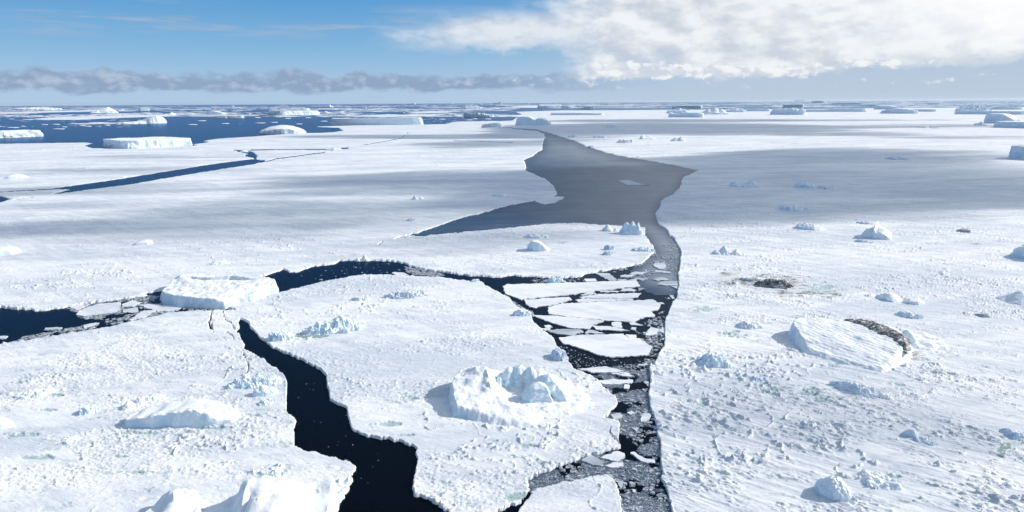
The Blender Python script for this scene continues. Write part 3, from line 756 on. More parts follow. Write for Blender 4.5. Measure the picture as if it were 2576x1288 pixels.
# far ice floes beyond the ice edge: long low sheets
FAR = [
 ([(-60, 290), (0, 283), (60, 281.5), (160, 278.5), (230, 277), (262, 276.5), (250, 280), (120, 283), (20, 286)], "long white floe belt reaching to the left edge below the far iceberg"),
 ([(75, 300), (150, 294.5), (250, 292), (330, 289.5), (420, 288), (470, 289), (400, 293), (290, 297), (190, 301.5), (110, 302)], "broad white floe belt in the open sea behind the humped iceberg"),
 ([(170, 311.5), (240, 309.8), (305, 308.6), (300, 311), (200, 313)], "thin ice tongue running left from the humped iceberg"),
 ([(465, 291), (520, 287.5), (600, 288.5), (700, 288), (760, 289), (690, 291.5), (540, 294), (480, 293.5)], "white floe shelf around the low iceberg with the dark front"),
 ([(640, 290), (690, 288.5), (720, 291), (660, 292.5)], "short floe patch left of the flat topped iceberg with the sunlit front"),
 ([(890, 293), (960, 289), (1060, 288.5), (1120, 288), (1080, 292), (960, 295)], "streaky floe belt behind the long shaded tabular iceberg"),
 ([(1020, 282), (1090, 279.5), (1150, 280.5), (1120, 284), (1050, 285)], "pale floe belt in the middle distance of the open sea"),
 ([(1235, 291.5), (1290, 289.6), (1320, 290), (1290, 293)], "white floe strip left of the jagged sloping iceberg"),
 ([(1130, 309), (1150, 306.5), (1240, 304.8), (1290, 306), (1300, 311), (1220, 314), (1160, 312.5)], "smooth pale floe in front of the small shaded block iceberg"),
 ([(1288, 268), (1330, 265.5), (1430, 266), (1450, 270), (1400, 272.5), (1290, 270.5)], "flat floe shelf behind the two tiered tabular iceberg"),
]
for i, (p, l) in enumerate(FAR):
    floe(p, l, 1.2, seed=i * 7 + 500, jag=1.6)
SLIV = [(42, 343.5, 20), (141, 313, 9), (148, 324.5, 15), (33, 321, 16), (70, 301, 14), (112, 313.5, 8), (200, 311.5, 9), (207, 316, 8), (222, 317.8, 7), (162, 319.5, 6), (270, 315, 6), (355, 303, 10), (245, 308.5, 24),
        (485, 313.5, 12), (508, 304, 10), (567, 311, 9), (700, 294, 10), (724, 298, 7), (775, 296, 6), (690, 308, 9), (752, 312, 7), (815, 305, 8), (1112, 300, 8), (1130, 311, 9), (1000, 297, 12), (1180, 302, 10), (655, 309.5, 14), (648, 296, 8), (1195, 299, 6), (1228, 299.5, 9)]
for i, (u, v, w) in enumerate(SLIV):
    floe([(u - w, v), (u - w * 0.3, v - 0.9), (u + w * 0.8, v - 0.7), (u + w, v + 0.2), (u + 0.2 * w, v + 0.8), (u - w * 0.6, v + 0.6)], "small flat white floe drifting in the dark open sea beyond the ice edge",
         0.8, "floes drifting in the open sea", 700 + i)

# ------------------------------------------------------------------ icebergs: polar meshes (wall + top)
def polar(W_, D_, H, top, seed, rings=16, sect=72, wall=4, batter=0.05, flute=0.05, p=2.6, outl=0.10, noise_top=0.03, rim=None, blue=None, dirt=None):
    t = np.linspace(0, 2 * math.pi, sect, endpoint=False)
    c, s = np.cos(t), np.sin(t)
    r = (np.abs(c) ** p + np.abs(s) ** p) ** (-1 / p)
    r = r * (1 + outl * (fbm(c * 1.7 + seed, s * 1.7, seed, 3) + 0.45 * fbm(c * 6 + seed, s * 6, seed + 3, 3)))
    V = []
    def topz(xn, yn):
        z = top(xn, yn)
        ax = xn * W_ / 2; ay = yn * D_ / 2
        sc = max(H, 1e-3)
        return H * z * (1 + noise_top * 1.5 * fbm(ax / (2.2 * sc) + seed, ay / (2.2 * sc), seed + 7, 3)) + H * noise_top * fbm(ax / (0.7 * sc), ay / (0.7 * sc) + seed, seed + 11, 4, 0.6)
    rr = r * (1 - batter)
    zr = np.maximum(topz(rr * c, rr * s), 0.25)
    per = np.cumsum(np.hypot(np.diff(np.r_[r * c, r[0] * c[0]]) * W_ / 2, np.diff(np.r_[r * s, r[0] * s[0]]) * D_ / 2))
    for k in range(wall + 1):
        f = k / wall
        rk = r * (1 - batter * f) * (1 + flute * fbm(per / (0.9 * H + 1e-3), np.full(sect, f * 0.9), seed + 21, 3, 0.6) * (0.35 + 0.65 * math.sin(math.pi * min(f, 0.85))))
        if k == wall:
            rk = rr
        V.append(np.c_[rk * c * W_ / 2, rk * s * D_ / 2, -1.0 + (zr + 1.0) * f])
    for k in range(1, rings + 1):
        f = 1 - k / (rings + 0.0)
        f = max(f, 0.004)
        xn, yn = rr * c * f, rr * s * f
        V.append(np.c_[xn * W_ / 2, yn * D_ / 2, topz(xn, yn)])
    V = np.concatenate(V)
    nr = wall + 1 + rings
    F = grid_faces(nr, sect, True)
    xn, yn = V[:, 0] / (W_ / 2), V[:, 1] / (D_ / 2)
    at = {'blue': (blue(xn, yn, V[:, 2] / H) if callable(blue) else np.full(len(V), float(blue or 0))),
          'dirt': (dirt(xn, yn, V[:, 2] / H) if callable(dirt) else np.full(len(V), float(dirt or 0)))}
    return V, F, at

def T_tab(tx=0.0, ty=0.0):
    return lambda x, y: 1 + tx * x + ty * y
def T_dome(k=0.3, cx=0.0, cy=0.0):
    return lambda x, y: k + (1 - k) * np.clip(1 - (x - cx) ** 2 - 0.8 * (y - cy) ** 2, 0, 1) ** 0.8
def T_peaks(pk, base=0.15):
    def f(x, y):
        z = np.full(np.shape(x), base)
        for (px, py, h, rx, ry) in pk:
            d = np.abs((x - px) / rx) + 0.0 * y
            d = np.hypot((x - px) / rx, (y - py) / ry)
            z = np.maximum(z, h * (1 - 0.9 * d))
        return np.maximum(z, base * 0.6)
    return f
def T_rubble(seed, base=0.22, cell=0.34, amp=1.0):
    def f(x, y):
        m = np.clip(1.05 - x * x - y * y, 0, 1)
        return base + amp * (0.35 * m + 0.75 * blocks(x * 1.6 + 3.1, y + 7.7, cell, seed, 0.9) * (0.3 + 0.7 * m) + 0.35 * blocks(x * 1.6, y, cell * 0.45, seed + 9, 0.8))
    return f
def T_step(xs, lo, hi):
    return lambda x, y: np.where(x < xs, lo, hi) + 0.0 * y

def with_parts(name, V, F, cliff, at, smooth, loc):
    root = link(name, None, loc=loc)
    for nm, k in (("ice_cliff", cliff), ("snow_top", ~cliff)):
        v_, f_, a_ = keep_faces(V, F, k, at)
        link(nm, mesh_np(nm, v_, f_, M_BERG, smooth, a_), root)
    return root

def berg(label, u0, u1, vb, hpx, top, depth=0.5, yaw=0.0, seed=1, name="iceberg", cat="iceberg", group=None, parent=None, mat=None, smooth=False, sink=0.0, **kw):
    """an iceberg whose foot spans u0..u1 at picture row vb and stands hpx high there"""
    fx, fy = P((u0 + u1) / 2, vb)
    m = float(mpp(fx, fy))
    W_ = (u1 - u0) * m / (abs(math.cos(yaw)) + depth * abs(math.sin(yaw)))
    dist = math.hypot(fx, fy)
    H = hpx * m / (dist / math.hypot(dist, CAM_H))
    D_ = W_ * depth
    ux, uy = fx / dist, fy / dist
    V, F, at = polar(W_, D_, H, top, seed, **kw)
    loc = (fx + ux * D_ / 2, fy + uy * D_ / 2, -sink)
    if name == "iceberg" and u1 - u0 >= 50:
        o = with_parts(name, V, F, np.arange(len(F)) < kw.get('wall', 4) * kw.get('sect', 72), at, smooth, loc)
    else:
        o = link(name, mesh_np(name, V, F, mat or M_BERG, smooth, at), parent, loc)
    o.rotation_euler = (0, 0, -math.atan2(fx, fy) + yaw)
    if parent is None:
        tag(o, label, cat, group)
    return o
R = math.radians
# --- far left, open sea
berg("long flat topped bright white iceberg standing on the edge of the left ice sheet", 260, 486, 372.5, 20, T_tab(-0.02, 0.02), 0.95, R(26), 3, rings=14, sect=260, wall=8, flute=0.035, p=6, outl=0.05, batter=0.025, noise_top=0.022)
berg("white iceberg with deep vertical grooves cut by the left picture edge", -60, 104, 346.5, 17, lambda x, y: 0.95 - 0.3 * sstep(x, 0.8, 1.0), 0.5, R(26), 5, sect=160, wall=6, flute=0.09, p=5, outl=0.05, noise_top=0.02)
berg("humped white iceberg, low at left and rising to a bright rounded block", 296, 420, 311.5, 17, lambda x, y: 0.34 + 0.66 * sstep(x, -0.05, 0.5) * (1 - 0.45 * sstep(x, 0.62, 1.0)) + 0.08 * np.sin(3 * x), 0.5, R(10), 7, sect=110, batter=0.12, p=3)
berg("pyramid shaped iceberg with two sharp summits near the horizon at the left", 232, 292, 285, 17, T_peaks([(0.32, 0, 0.95, 0.75, 1.3), (0.12, 0.1, 0.9, 0.65, 1.2), (-0.45, 0, 0.42, 0.6, 1)], 0.06), 0.6, 0, 9, rings=22, sect=110, noise_top=0.07, batter=0.03)
berg("small bright box shaped iceberg standing near the horizon at the left", 350, 376, 279, 7.5, T_tab(), 0.5, R(8), 11, sect=60, flute=0.02, p=6, outl=0.03)
berg("grey blue low rubbly iceberg just under the horizon at far left", 50, 146, 277, 7.5, T_rubble(4, 0.5, 0.3, 0.4), 0.4, 0, 13, sect=110, rings=14)
berg("little white iceberg with a short tail right of the humped iceberg", 400, 442, 289.5, 7.5, T_peaks([(0.5, 0, 1, 0.5, 1.2), (-0.3, 0, 0.3, 0.8, 1)], 0.12), 0.5, 0, 15, sect=60)
berg("tiny double humped iceberg right of the twin summit pyramid", 297, 315, 279, 4.2, T_peaks([(0.2, 0, 1, 0.6, 1.2), (-0.6, 0, 0.5, 0.5, 1)], 0.1), 0.5, 0, 16, sect=40, rings=8)
berg("wedge shaped iceberg with a smooth slope falling to the right above the dark fronted shelf", 518, 571, 288, 9.5, lambda x, y: 0.95 - 0.5 * sstep(x, -0.5, 0.9) - 0.25 * sstep(-x, 0.6, 1.0), 0.5, R(-20), 17, sect=80)
berg("low shelf like iceberg with a dark broken front in the open sea", 541, 612, 297.5, 6.0, lambda x, y: 1.0 + 0.12 * fbm(x * 9, y * 2, 4, 2), 0.35, R(-6), 19, sect=140, flute=0.06, p=5)
berg("flat topped iceberg with a grooved sunlit front in the open sea", 674, 807, 289.5, 10.5, T_tab(-0.02), 0.6, R(28), 21, sect=220, wall=6, flute=0.045, p=7, outl=0.03, noise_top=0.012)
berg("thin white tabular iceberg lying behind the grooved sunlit one", 672, 780, 277.5, 5.0, lambda x, y: 0.7 + 0.3 * sstep(x, 0.1, 0.2), 0.3, R(10), 22, sect=100, p=6, outl=0.03)
berg("domed white iceberg with an undercut left end at the edge of the left ice sheet", 654, 771, 337, 20, lambda x, y: 0.34 + 0.72 * np.clip(1 - (x + 0.02) ** 2 * 1.0 - 0.5 * (y - 0.2) ** 2, 0, 1), 0.5, R(-6), 23, rings=20, sect=160, batter=0.06, flute=0.05, noise_top=0.025)
berg("longest tabular iceberg, its whole front in blue shade, beyond the ice edge", 830, 1069, 314.5, 17, T_tab(0.0), 0.22, R(-5), 25, sect=280, wall=7, flute=0.022, p=7, outl=0.03, noise_top=0.022, rings=12)
berg("jagged sloping iceberg, white and broken, right of the longest tabular iceberg", 1167, 1241, 294.5, 10.5, lambda x, y: 0.75 - 0.5 * sstep(x, -0.6, 1.0) + 0.45 * blocks(x * 3 + 4, y, 0.4, 5, 0.9), 0.3, 0, 27, sect=140, rings=14, noise_top=0.08)
berg("low rubbly white iceberg under the horizon left of the picture centre", 1160, 1213, 273.5, 8, T_rubble(6, 0.3, 0.25, 0.7), 0.4, 0, 29, sect=100, rings=14)
berg("small square ended iceberg right on the horizon near the picture centre", 1240, 1263, 261.5, 5.5, lambda x, y: 0.5 + 0.5 * sstep(x, 0.2, 0.4), 0.4, 0, 31, sect=50, rings=8, p=5)
berg("little leaning iceberg with two teeth behind the grooved sunlit tabular one", 823, 839, 270, 7.5, T_peaks([(-0.1, 0, 1, 0.6, 1.2), (0.5, 0, 0.6, 0.5, 1)], 0.2), 0.6, 0, 33, sect=50, rings=10)
berg("tiny white iceberg on the horizon left of the square ended one", 1035, 1046, 262.5, 4, T_dome(0.4), 0.6, 0, 35, sect=30, rings=6)
berg("small low white iceberg just right of the grooved sunlit tabular one", 812, 836, 284.5, 5, T_peaks([(-0.3, 0, 1, 0.9, 1.2)], 0.2), 0.5, 0, 36, sect=40, rings=8)
berg("tiny bright iceberg right of the small low one in the open sea", 853, 864, 282.5, 3, T_dome(0.4), 0.5, 0, 37, sect=30, rings=6)
for i, (u, v, w, h) in enumerate([(458, 261.2, 9, 1.6), (478, 260.8, 7, 1.3), (568, 259.4, 11, 1.9), (1100, 255.3, 8, 1.2), (917, 273.5, 5, 3), (1013, 285, 5, 3), (583, 268.5, 5, 2.4), (624, 287.5, 6, 3), (1132, 262, 9, 1.6), (1205, 263.3, 8, 1.8), (735, 264, 6, 1.5), (1375, 255, 4, 1.6), (1326, 261, 4, 2.0)]):
    berg("tiny white iceberg far out near the horizon over the open sea", u - w, u + w, v, h, T_tab(0.1), 0.5, 0, 40 + i, group="tiny icebergs near the horizon", sect=24, rings=4, wall=2)
# --- centre, beyond the ice
berg("small shaded block iceberg with a bright right end on the pale floe", 1209, 1266, 320, 10, lambda x, y: 0.8 + 0.25 * sstep(x, -0.7, 0.2) - 0.15 * sstep(-x, 0.5, 1), 0.5, R(8), 61, sect=90, p=5, batter=0.12, outl=0.05)
berg("tall jagged iceberg ending in a long ramp at the head of the channel", 1295, 1389, 316, 24, lambda x, y: 0.95 - 0.38 * sstep(x, -0.3, 0.15) + 0.16 * sstep(x, 0.12, 0.3) - 0.3 * sstep(x, 0.35, 1.0) - 0.12 * sstep(-x, 0.8, 1.0), 0.45, R(-6), 63, rings=18, sect=180, wall=7, flute=0.05, batter=0.1, p=4, blue=0.25, noise_top=0.04)
berg("very low shaded tabular iceberg lying long behind the tall ramp shaped one", 1383, 1521, 289.8, 6.0, lambda x, y: 1 - 0.25 * sstep(x, -0.4, 1.0), 0.2, R(-4), 65, sect=160, p=7, outl=0.02, flute=0.02)
berg("two tiered tabular iceberg with a notched sunlit front near the horizon at centre", 1350, 1442, 272, 9.5, lambda x, y: 0.55 + 0.45 * sstep(y, -0.1, 0.05) * sstep(-x, -0.45, -0.3), 0.35, R(14), 67, rings=14, sect=180, wall=5, flute=0.06, p=6, outl=0.03)
berg("smooth whaleback iceberg right of the two tiered tabular one", 1449, 1493, 275.5, 7, lambda x, y: 0.25 + 0.75 * sstep(x, -1.0, 0.35), 0.4, 0, 69, sect=80)
berg("dark fronted iceberg with a thin white top behind the pair of lumpy icebergs", 1689, 1770, 273, 7.2, lambda x, y: 0.75 + 0.25 * sstep(x, -0.6, -0.2), 0.4, R(-14), 71, sect=120, p=5, outl=0.05)
berg("lumpy white iceberg standing behind the long low shaded block", 1676, 1734, 285.5, 14, T_rubble(8, 0.35, 0.4, 0.6), 0.5, 0, 73, sect=110, rings=18)
berg("long low block of shaded ice in front of the lumpy white iceberg", 1681, 1771, 295.5, 11.5, lambda x, y: 1.0 - 0.18 * sstep(-x, 0.2, 0.5) * sstep(x, -0.9, -0.7) - 0.2 * sstep(x, 0.6, 1), 0.3, R(-10), 75, sect=150, p=6, outl=0.04, flute=0.03)
berg("iceberg of several pointed ridges right of the long low shaded block", 1752, 1832, 288, 18, T_peaks([(0.15, 0.1, 0.95, 0.6, 1.1), (-0.25, 0.1, 0.85, 0.5, 1.0), (0.55, 0, 0.75, 0.5, 1), (-0.7, 0, 0.4, 0.5, 1)], 0.15), 0.5, 0, 77, rings=24, sect=130, noise_top=0.08)
berg("small knobbly iceberg between the pointed ridges and the flat white strip", 1828, 1876, 282, 11, T_rubble(10, 0.3, 0.35, 0.65), 0.5, 0, 79, sect=90, rings=14)
berg("flat low tabular iceberg with a shaded front right of the knobbly one", 1873, 1935, 280, 5.5, T_tab(), 0.3, R(-3), 81, sect=100, p=7, outl=0.02)
berg("crumpled white iceberg with a bright right flank on the far right sheet", 1939, 2028, 289, 19, lambda x, y: 0.72 + 0.2 * blocks(x * 3 + 1, y * 2, 0.5, 9, 0.9) - 0.55 * sstep(np.abs(x - 0.55), 0.12, 0.0) * 0.5 - 0.2 * sstep(x, 0.75, 1.0), 0.5, R(-8), 83, rings=18, sect=160, wall=6, flute=0.08, p=4, batter=0.12)
berg("small dark shaded block iceberg above the crumpled white one", 1969, 2020, 270, 6.6, T_tab(), 0.4, R(-8), 85, sect=80, p=6, outl=0.04)
berg("long thin tabular iceberg right of the crumpled white one", 2022, 2171, 281.5, 8.5, lambda x, y: 0.72 + 0.28 * sstep(x, -0.4, 0.2), 0.2, R(5), 87, sect=200, p=7, outl=0.03, flute=0.03)
berg("shaded wedge iceberg with a dark nose above the pale domed slab", 2204, 2270, 275.5, 10, lambda x, y: 0.95 - 0.6 * sstep(x, -0.2, 1.0), 0.4, R(-8), 89, sect=100, p=4)
berg("pale domed slab iceberg in front of the shaded wedge", 2220, 2304, 286, 12.5, lambda x, y: 0.6 + 0.4 * np.clip(1 - x * x * 1.2, 0, 1), 0.5, R(-5), 91, sect=130, batter=0.08)
berg("small low flat iceberg right of the pale domed slab", 2300, 2350, 281, 6, T_tab(), 0.3, R(-4), 93, sect=80, p=6)
berg("wide rubbly iceberg of many white lumps near the right picture edge", 2410, 2486, 281, 15, T_rubble(12, 0.25, 0.22, 0.75), 0.6, 0, 95, sect=140, rings=22)
berg("long low shaded slab in front of the wide rubbly iceberg", 2416, 2566, 288, 8.5, T_tab(-0.05), 0.25, R(-4), 97, sect=180, p=7, outl=0.03)
berg("white sloping iceberg with a dark left side behind the wide rubbly one", 2482, 2562, 276, 9, lambda x, y: 0.5 + 0.5 * sstep(x, -0.9, -0.2) - 0.4 * sstep(x, 0.1, 0.9), 0.4, R(10), 99, sect=90)
berg("bulky blue shaded iceberg with a sloping top near the right picture edge", 2479, 2562, 311, 25, lambda x, y: 0.95 - 0.55 * sstep(x, 0.1, 0.9) - 0.15 * sstep(-x, 0.7, 1.0), 0.6, R(-16), 101, rings=18, sect=160, wall=6, p=4)
berg("broad flat white tabular iceberg cut by the right picture edge", 2508, 2720, 324, 16, T_tab(0.03), 0.7, R(-20), 103, sect=240, wall=5, p=6, outl=0.06, flute=0.03, noise_top=0.015)
berg("small rough ice hill left of the bulky blue shaded iceberg", 2450, 2482, 316, 11, T_peaks([(0.1, 0, 1, 0.7, 1.1), (-0.5, 0, 0.6, 0.6, 1)], 0.1), 0.6, 0, 105, sect=70, rings=14, noise_top=0.08, name="ice_hummock", cat="ice hummock")
berg("square shaded iceberg half cut by the right picture edge on the open right sheet", 2547, 2720, 405, 34, T_tab(0.02), 0.6, R(-12), 107, sect=200, wall=6, p=7, outl=0.04, flute=0.02, noise_top=0.02)
berg("dark low flats of ice in the far sea at the right", 2095, 2170, 262.5, 3.0, T_tab(), 0.3, 0, 109, sect=90, p=5)
berg("dark thin strip of iceberg under the dark flats in the far sea at the right", 2119, 2208, 267.5, 3.0, T_tab(), 0.25, 0, 111, sect=90, p=5)
berg("small iceberg with a bright right slope far out at the right", 2043, 2081, 259, 6, lambda x, y: 0.9 - 0.6 * sstep(x, 0.0, 0.9), 0.5, R(8), 113, sect=60, rings=10)
berg("faint little iceberg on the far right horizon", 2001, 2024, 254.6, 3.2, T_tab(-0.1), 0.5, 0, 115, sect=40, rings=6)
berg("thin dark strip of ice in the far sea left of the right picture edge", 2322, 2361, 262, 2.2, T_tab(), 0.3, 0, 117, sect=50, rings=6)

# --- hummocks on the sheets
def heap(label, u0, u1, vb, hpx, seed, depth=0.7, yaw=0.0, base=0.1, cell=0.24, blue=0.0, dirt=0.0, name="ice_hummock", cat="ice hummock", n=110, peaky=0.0, **kw):
    fx, fy = P((u0 + u1) / 2, vb)
    m = float(mpp(fx, fy)); W_ = (u1 - u0) * m
    dist = math.hypot(fx, fy)
    H = hpx * m / (dist / math.hypot(dist, CAM_H)); D_ = W_ * depth
    nx = n; ny = max(24, int(n * min(1, depth) * 1.2))
    gx, gy = np.meshgrid(np.linspace(-1.1, 1.1, nx), np.linspace(-1.1, 1.1, ny))
    x = gx.ravel(); y = gy.ravel()
    X_, Y_ = x * W_ / 2, y * D_ / 2
    r = np.hypot(x, y) + 0.22 * fbm(x * 2.2 + seed, y * 2.2, seed, 4, 0.55)
    mm = np.clip(1 - r * r, 0, 1)
    c = cell * W_
    up = fbm(X_ / (0.3 * W_), Y_ / (0.3 * W_) + seed, seed + 4, 3)
    if peaky:
        rs = random.Random(seed)
        rd = np.zeros_like(x)
        for _ in range(rs.randint(2, 4)):
            px_, py_, hh, w_, an = rs.uniform(-0.5, 0.5), rs.uniform(-0.3, 0.4), rs.uniform(0.6, 1.0), rs.uniform(0.35, 0.6), rs.uniform(-0.9, 0.9)
            a_ = (x - px_) * math.cos(an) + (y - py_) * math.sin(an); b_ = -(x - px_) * math.sin(an) + (y - py_) * math.cos(an)
            rd = np.maximum(rd, hh * (1 - np.maximum(np.abs(a_) / w_ * 0.7, np.abs(b_) / (w_ * 0.6)) + 0.25 * fbm(X_ / (0.16 * W_) + seed, Y_ / (0.16 * W_), seed + 31, 3, 0.6)))
        up = up + peaky * 1.6 * np.clip(rd, 0, 1)
    z = mm ** 0.8 * (0.5 + 0.45 * up) + (0.36 * blocks(X_, Y_, c, seed, 0.9) + 0.26 * blocks(X_ + 0.5 * c, Y_, c * 0.55, seed + 9, 0.85) + 0.16 * blocks(X_, Y_, c * 0.3, seed + 19, 0.8)) * sstep(mm, 0.0, 0.4)
    z = z / max(np.percentile(z[mm > 0.05], 99.3), 1e-3)
    z = np.where(z > 0.45, 0.45 + 0.42 * (1 - np.exp(-(z - 0.45) / 0.42)), z)
    z = np.where(r < 1.02, base * 0.0 + H * z + 0.65, -0.3)
    F = grid_faces(ny, nx)
    V = np.stack([X_, Y_, z], 1)
    v_, f_, a_ = keep_faces(V, F, z[F].max(1) > 0.3, {'blue': np.full(len(x), float(blue)), 'dirt': np.full(len(x), float(dirt))})
    o = link(name, mesh_np(name, v_, f_, M_BERG, False, a_), loc=(fx + fx / dist * D_ / 2, fy + fy / dist * D_ / 2, 0))
    o.rotation_euler = (0, 0, -math.atan2(fx, fy) + yaw)
    tag(o, label, cat)
    return o
def hum(label, u0, u1, vb, hpx, seed, kind='peaks', **kw):
    rs = random.Random(seed)
    if kind == 'peaks':
        n = rs.randint(2, 4)
        pk = [(rs.uniform(-0.6, 0.6), rs.uniform(-0.2, 0.4), rs.uniform(0.55, 1.0), rs.uniform(0.4, 0.75), rs.uniform(0.6, 1.1)) for _ in range(n)]
        kw.pop('rings', 0); kw.pop('sect', 0); kw.pop('noise_top', 0)
        return heap(label, u0, u1, vb, hpx * 0.85, seed, cell=0.36, peaky=0.7, **kw)
    elif kind == 'rubble':
        kw.pop('rings', 0); kw.pop('sect', 0)
        return heap(label, u0, u1, vb, hpx, seed, **kw)
    else:
        top = kind
    kw.setdefault('rings', 20); kw.setdefault('sect', 100); kw.setdefault('depth', 0.7)
    return berg(label, u0, u1, vb, hpx, top, kw.pop('depth'), kw.pop('yaw', 0.0), seed, name="ice_hummock", cat="ice hummock", batter=0.15, **kw)
hum("pointed shaded ice hummock nearest the head of the polynya on the right sheet", 1428, 1456, 346.5, 11, 201)
hum("long low shaded hummock second from the head of the polynya", 1492, 1526, 347.5, 8.5, 202)
hum("small dark hill standing alone below the far icebergs on the right sheet", 1524, 1559, 321, 9, 203)
hum("steep tooth shaped hummock nearest to the bright strip of the right sheet", 1552, 1590, 361, 14, 204)
hum("wide shaded hummock with a sharp left summit behind the tooth shaped one", 1606, 1652, 351, 12, 205, T_peaks([(-0.55, 0, 1, 0.5, 1), (0.1, 0, 0.6, 0.9, 1)], 0.1), noise_top=0.08)
hum("chunky shaded hummock with a pointed right corner farthest right of its row", 1686, 1724, 356, 12, 206, T_peaks([(0.4, 0, 1, 0.8, 1), (-0.3, 0, 0.75, 0.8, 1)], 0.2), noise_top=0.08)
hum("little dark hummock right on the shore of the polynya", 1479, 1496, 371.5, 7, 207)
hum("low wide hummock pair on the shaded right sheet nearest the polynya tip", 1834, 1912, 472, 18, 208, T_peaks([(-0.6, 0, 0.8, 0.5, 1), (0.35, 0, 1, 0.65, 1)], 0.15), noise_top=0.1, depth=0.45)
hum("dark shaded hummock between the paired hummock and the ring of rubble", 1998, 2050, 475, 17, 209, T_dome(0.15), noise_top=0.12)
hum("crescent of rubble just right of the dark shaded hummock", 2054, 2094, 477, 10, 210, 'rubble')
hum("jagged shaded hummock standing alone far out on the right sheet", 2230, 2284, 403, 13, 211, depth=0.5)
hum("broken shaded hummock at the edge where sunlight returns on the right sheet", 1952, 2030, 532, 20, 212, noise_top=0.16)
hum("low pair of shaded hummocks far out toward the right edge", 2308, 2364, 323, 6, 213, depth=0.4)
hum("round capped low hummock left of the sharp peaked shaded one", 2000, 2080, 582, 15, 214, T_dome(0.15, -0.2), noise_top=0.1)
hum("small shaded double hummock behind the sharp peaked one", 2158, 2200, 567, 10, 215)
hum("sharp peaked blue shaded iceberg with a hooked tip on the sunlit right sheet", 2150, 2246, 604, 37, 216, lambda x, y: np.maximum(0.12, np.clip(0.75 * (1 - ((x - 0.15) / 0.85) ** 2), 0, 1) + 0.36 * np.clip(1 - np.abs(x - 0.02 - 0.1 * y) / 0.13, 0, 1) + 0.12 * np.clip(1 - np.abs(x + 0.4) / 0.2, 0, 1) - 0.35 * np.clip(-y, 0, 1)), depth=0.5, noise_top=0.04, rings=30, sect=140)
hum("narrow curved ice lip in front of the sharp peaked iceberg", 2150, 2192, 612, 8, 217, depth=0.3)
hum("rough grey shaded hummock above the channel bend on the right sheet", 1786, 1868, 647, 24, 218, T_peaks([(-0.1, 0.2, 1, 0.5, 0.9), (0.6, 0.1, 0.75, 0.4, 0.8), (-0.6, -0.3, 0.5, 0.4, 0.6)], 0.06), noise_top=0.14)
hum("shaded iceberg flank cut by the right picture edge on the sunlit sheet", 2550, 2680, 662, 40, 219, T_dome(0.3), noise_top=0.08)
hum("smooth blue shaded mound at the right picture edge", 2500, 2640, 773, 30, 220, T_peaks([(-0.1, 0, 1, 0.75, 1), (0.6, 0, 0.8, 0.6, 1)], 0.08), noise_top=0.05, smooth=True)
hum("double arched drift with shaded hollows on the right sheet", 2206, 2322, 768, 20, 221, lambda x, y: 0.2 + 0.7 * np.clip(1 - ((x + 0.45) / 0.55) ** 2 - y * y, 0, 1) + 0.5 * np.clip(1 - ((x - 0.5) / 0.5) ** 2 - (y + 0.3) ** 2, 0, 1), depth=0.6, noise_top=0.06)
hum("bumpy blue shaded heap between the double arched drift and the tilted slab iceberg", 2254, 2318, 803, 14, 222, 'rubble', depth=0.5)
hum("ragged hummock left of the tilted slab iceberg with a green pool at its side", 1848, 1912, 832, 22, 223)
hum("low round pile of blue rubble by the dull ice flat under the tilted slab", 1884, 1930, 966, 12, 224, 'rubble')
hum("sparkling heap of white blocks between the channel and the tilted slab iceberg", 1749, 1838, 931, 34, 225, 'rubble', blue=0.3, rings=30, sect=150)
hum("furrowed blue shaded ice ridge below the tilted slab iceberg", 2092, 2218, 1000, 28, 226, 'rubble', depth=0.42, yaw=R(-16), cell=0.22, peaky=0.9, n=160)
hum("dark sided boulder of ice at the lower right of the open sheet", 2268, 2306, 1107, 22, 227, T_dome(0.2), noise_top=0.14)
hum("flat heap of rubble right of the dark sided boulder of ice", 2300, 2352, 1126, 12, 228, 'rubble')
hum("blue hummock standing at the upper end of the green pond", 2518, 2572, 1108, 22, 229, noise_top=0.14)
hum("large rounded blue shaded mound near the bottom edge of the right sheet", 2046, 2142, 1268, 46, 230, T_dome(0.12, 0.0, 0.1), noise_top=0.16, depth=0.85, rings=34, sect=160)
hum("low field of rubble just right of the rounded mound near the bottom edge", 2150, 2262, 1236, 16, 231, 'rubble', depth=0.7, rings=30, sect=150)
hum("sharp little white block casting a shadow below the centre of the right sheet", 2510, 2530, 1140, 5, 232)
hum("small pair of white stones of ice on the far left sheet left of the polynya", 1034, 1068, 504.5, 12, 233, T_peaks([(-0.4, 0, 1, 0.5, 1), (0.5, 0.2, 0.65, 0.5, 1)], 0.05), noise_top=0.12)
hum("wide ragged hummock beside the left shore of the polynya", 1232, 1280, 496, 9, 234, depth=0.4)
hum("blue white hummock on the left sheet above the tip of the polynya", 1024, 1050, 558, 11, 235, noise_top=0.14)
hum("long white drift with a shaded end on the left sheet", 328, 386, 619, 13, 236, T_dome(0.2, 0.3), depth=0.4)
hum("smooth white iceberg top cut by the left picture edge", -40, 50, 646, 22, 237, T_dome(0.3), depth=0.5, smooth=True)
hum("small blue cornered hummock behind the big iceberg on the left", 524, 577, 668, 12, 238, depth=0.4)
hum("grey low hill on the left sheet near the far narrow lead", 15, 68, 450.5, 11, 239, T_dome(0.15), depth=0.5)
hum("small white heap on the thin crack of the left sheet", 826, 862, 378.5, 8, 240, depth=0.4)
hum("tiny white heap beside the bend of the narrow lead", 604, 624, 383, 6, 241)
hum("twin peaked blue hummock on the upper shore of the curved lead", 890, 931, 658, 16, 242, T_peaks([(-0.45, 0, 0.6, 0.4, 1), (0.35, 0, 1, 0.5, 1)], 0.08), noise_top=0.08, depth=0.5)
hum("blue tinted ice lump stranded in the lead above the long pale floe", 1372, 1422, 713.5, 14, 243, 'rubble', depth=0.4, blue=0.5)
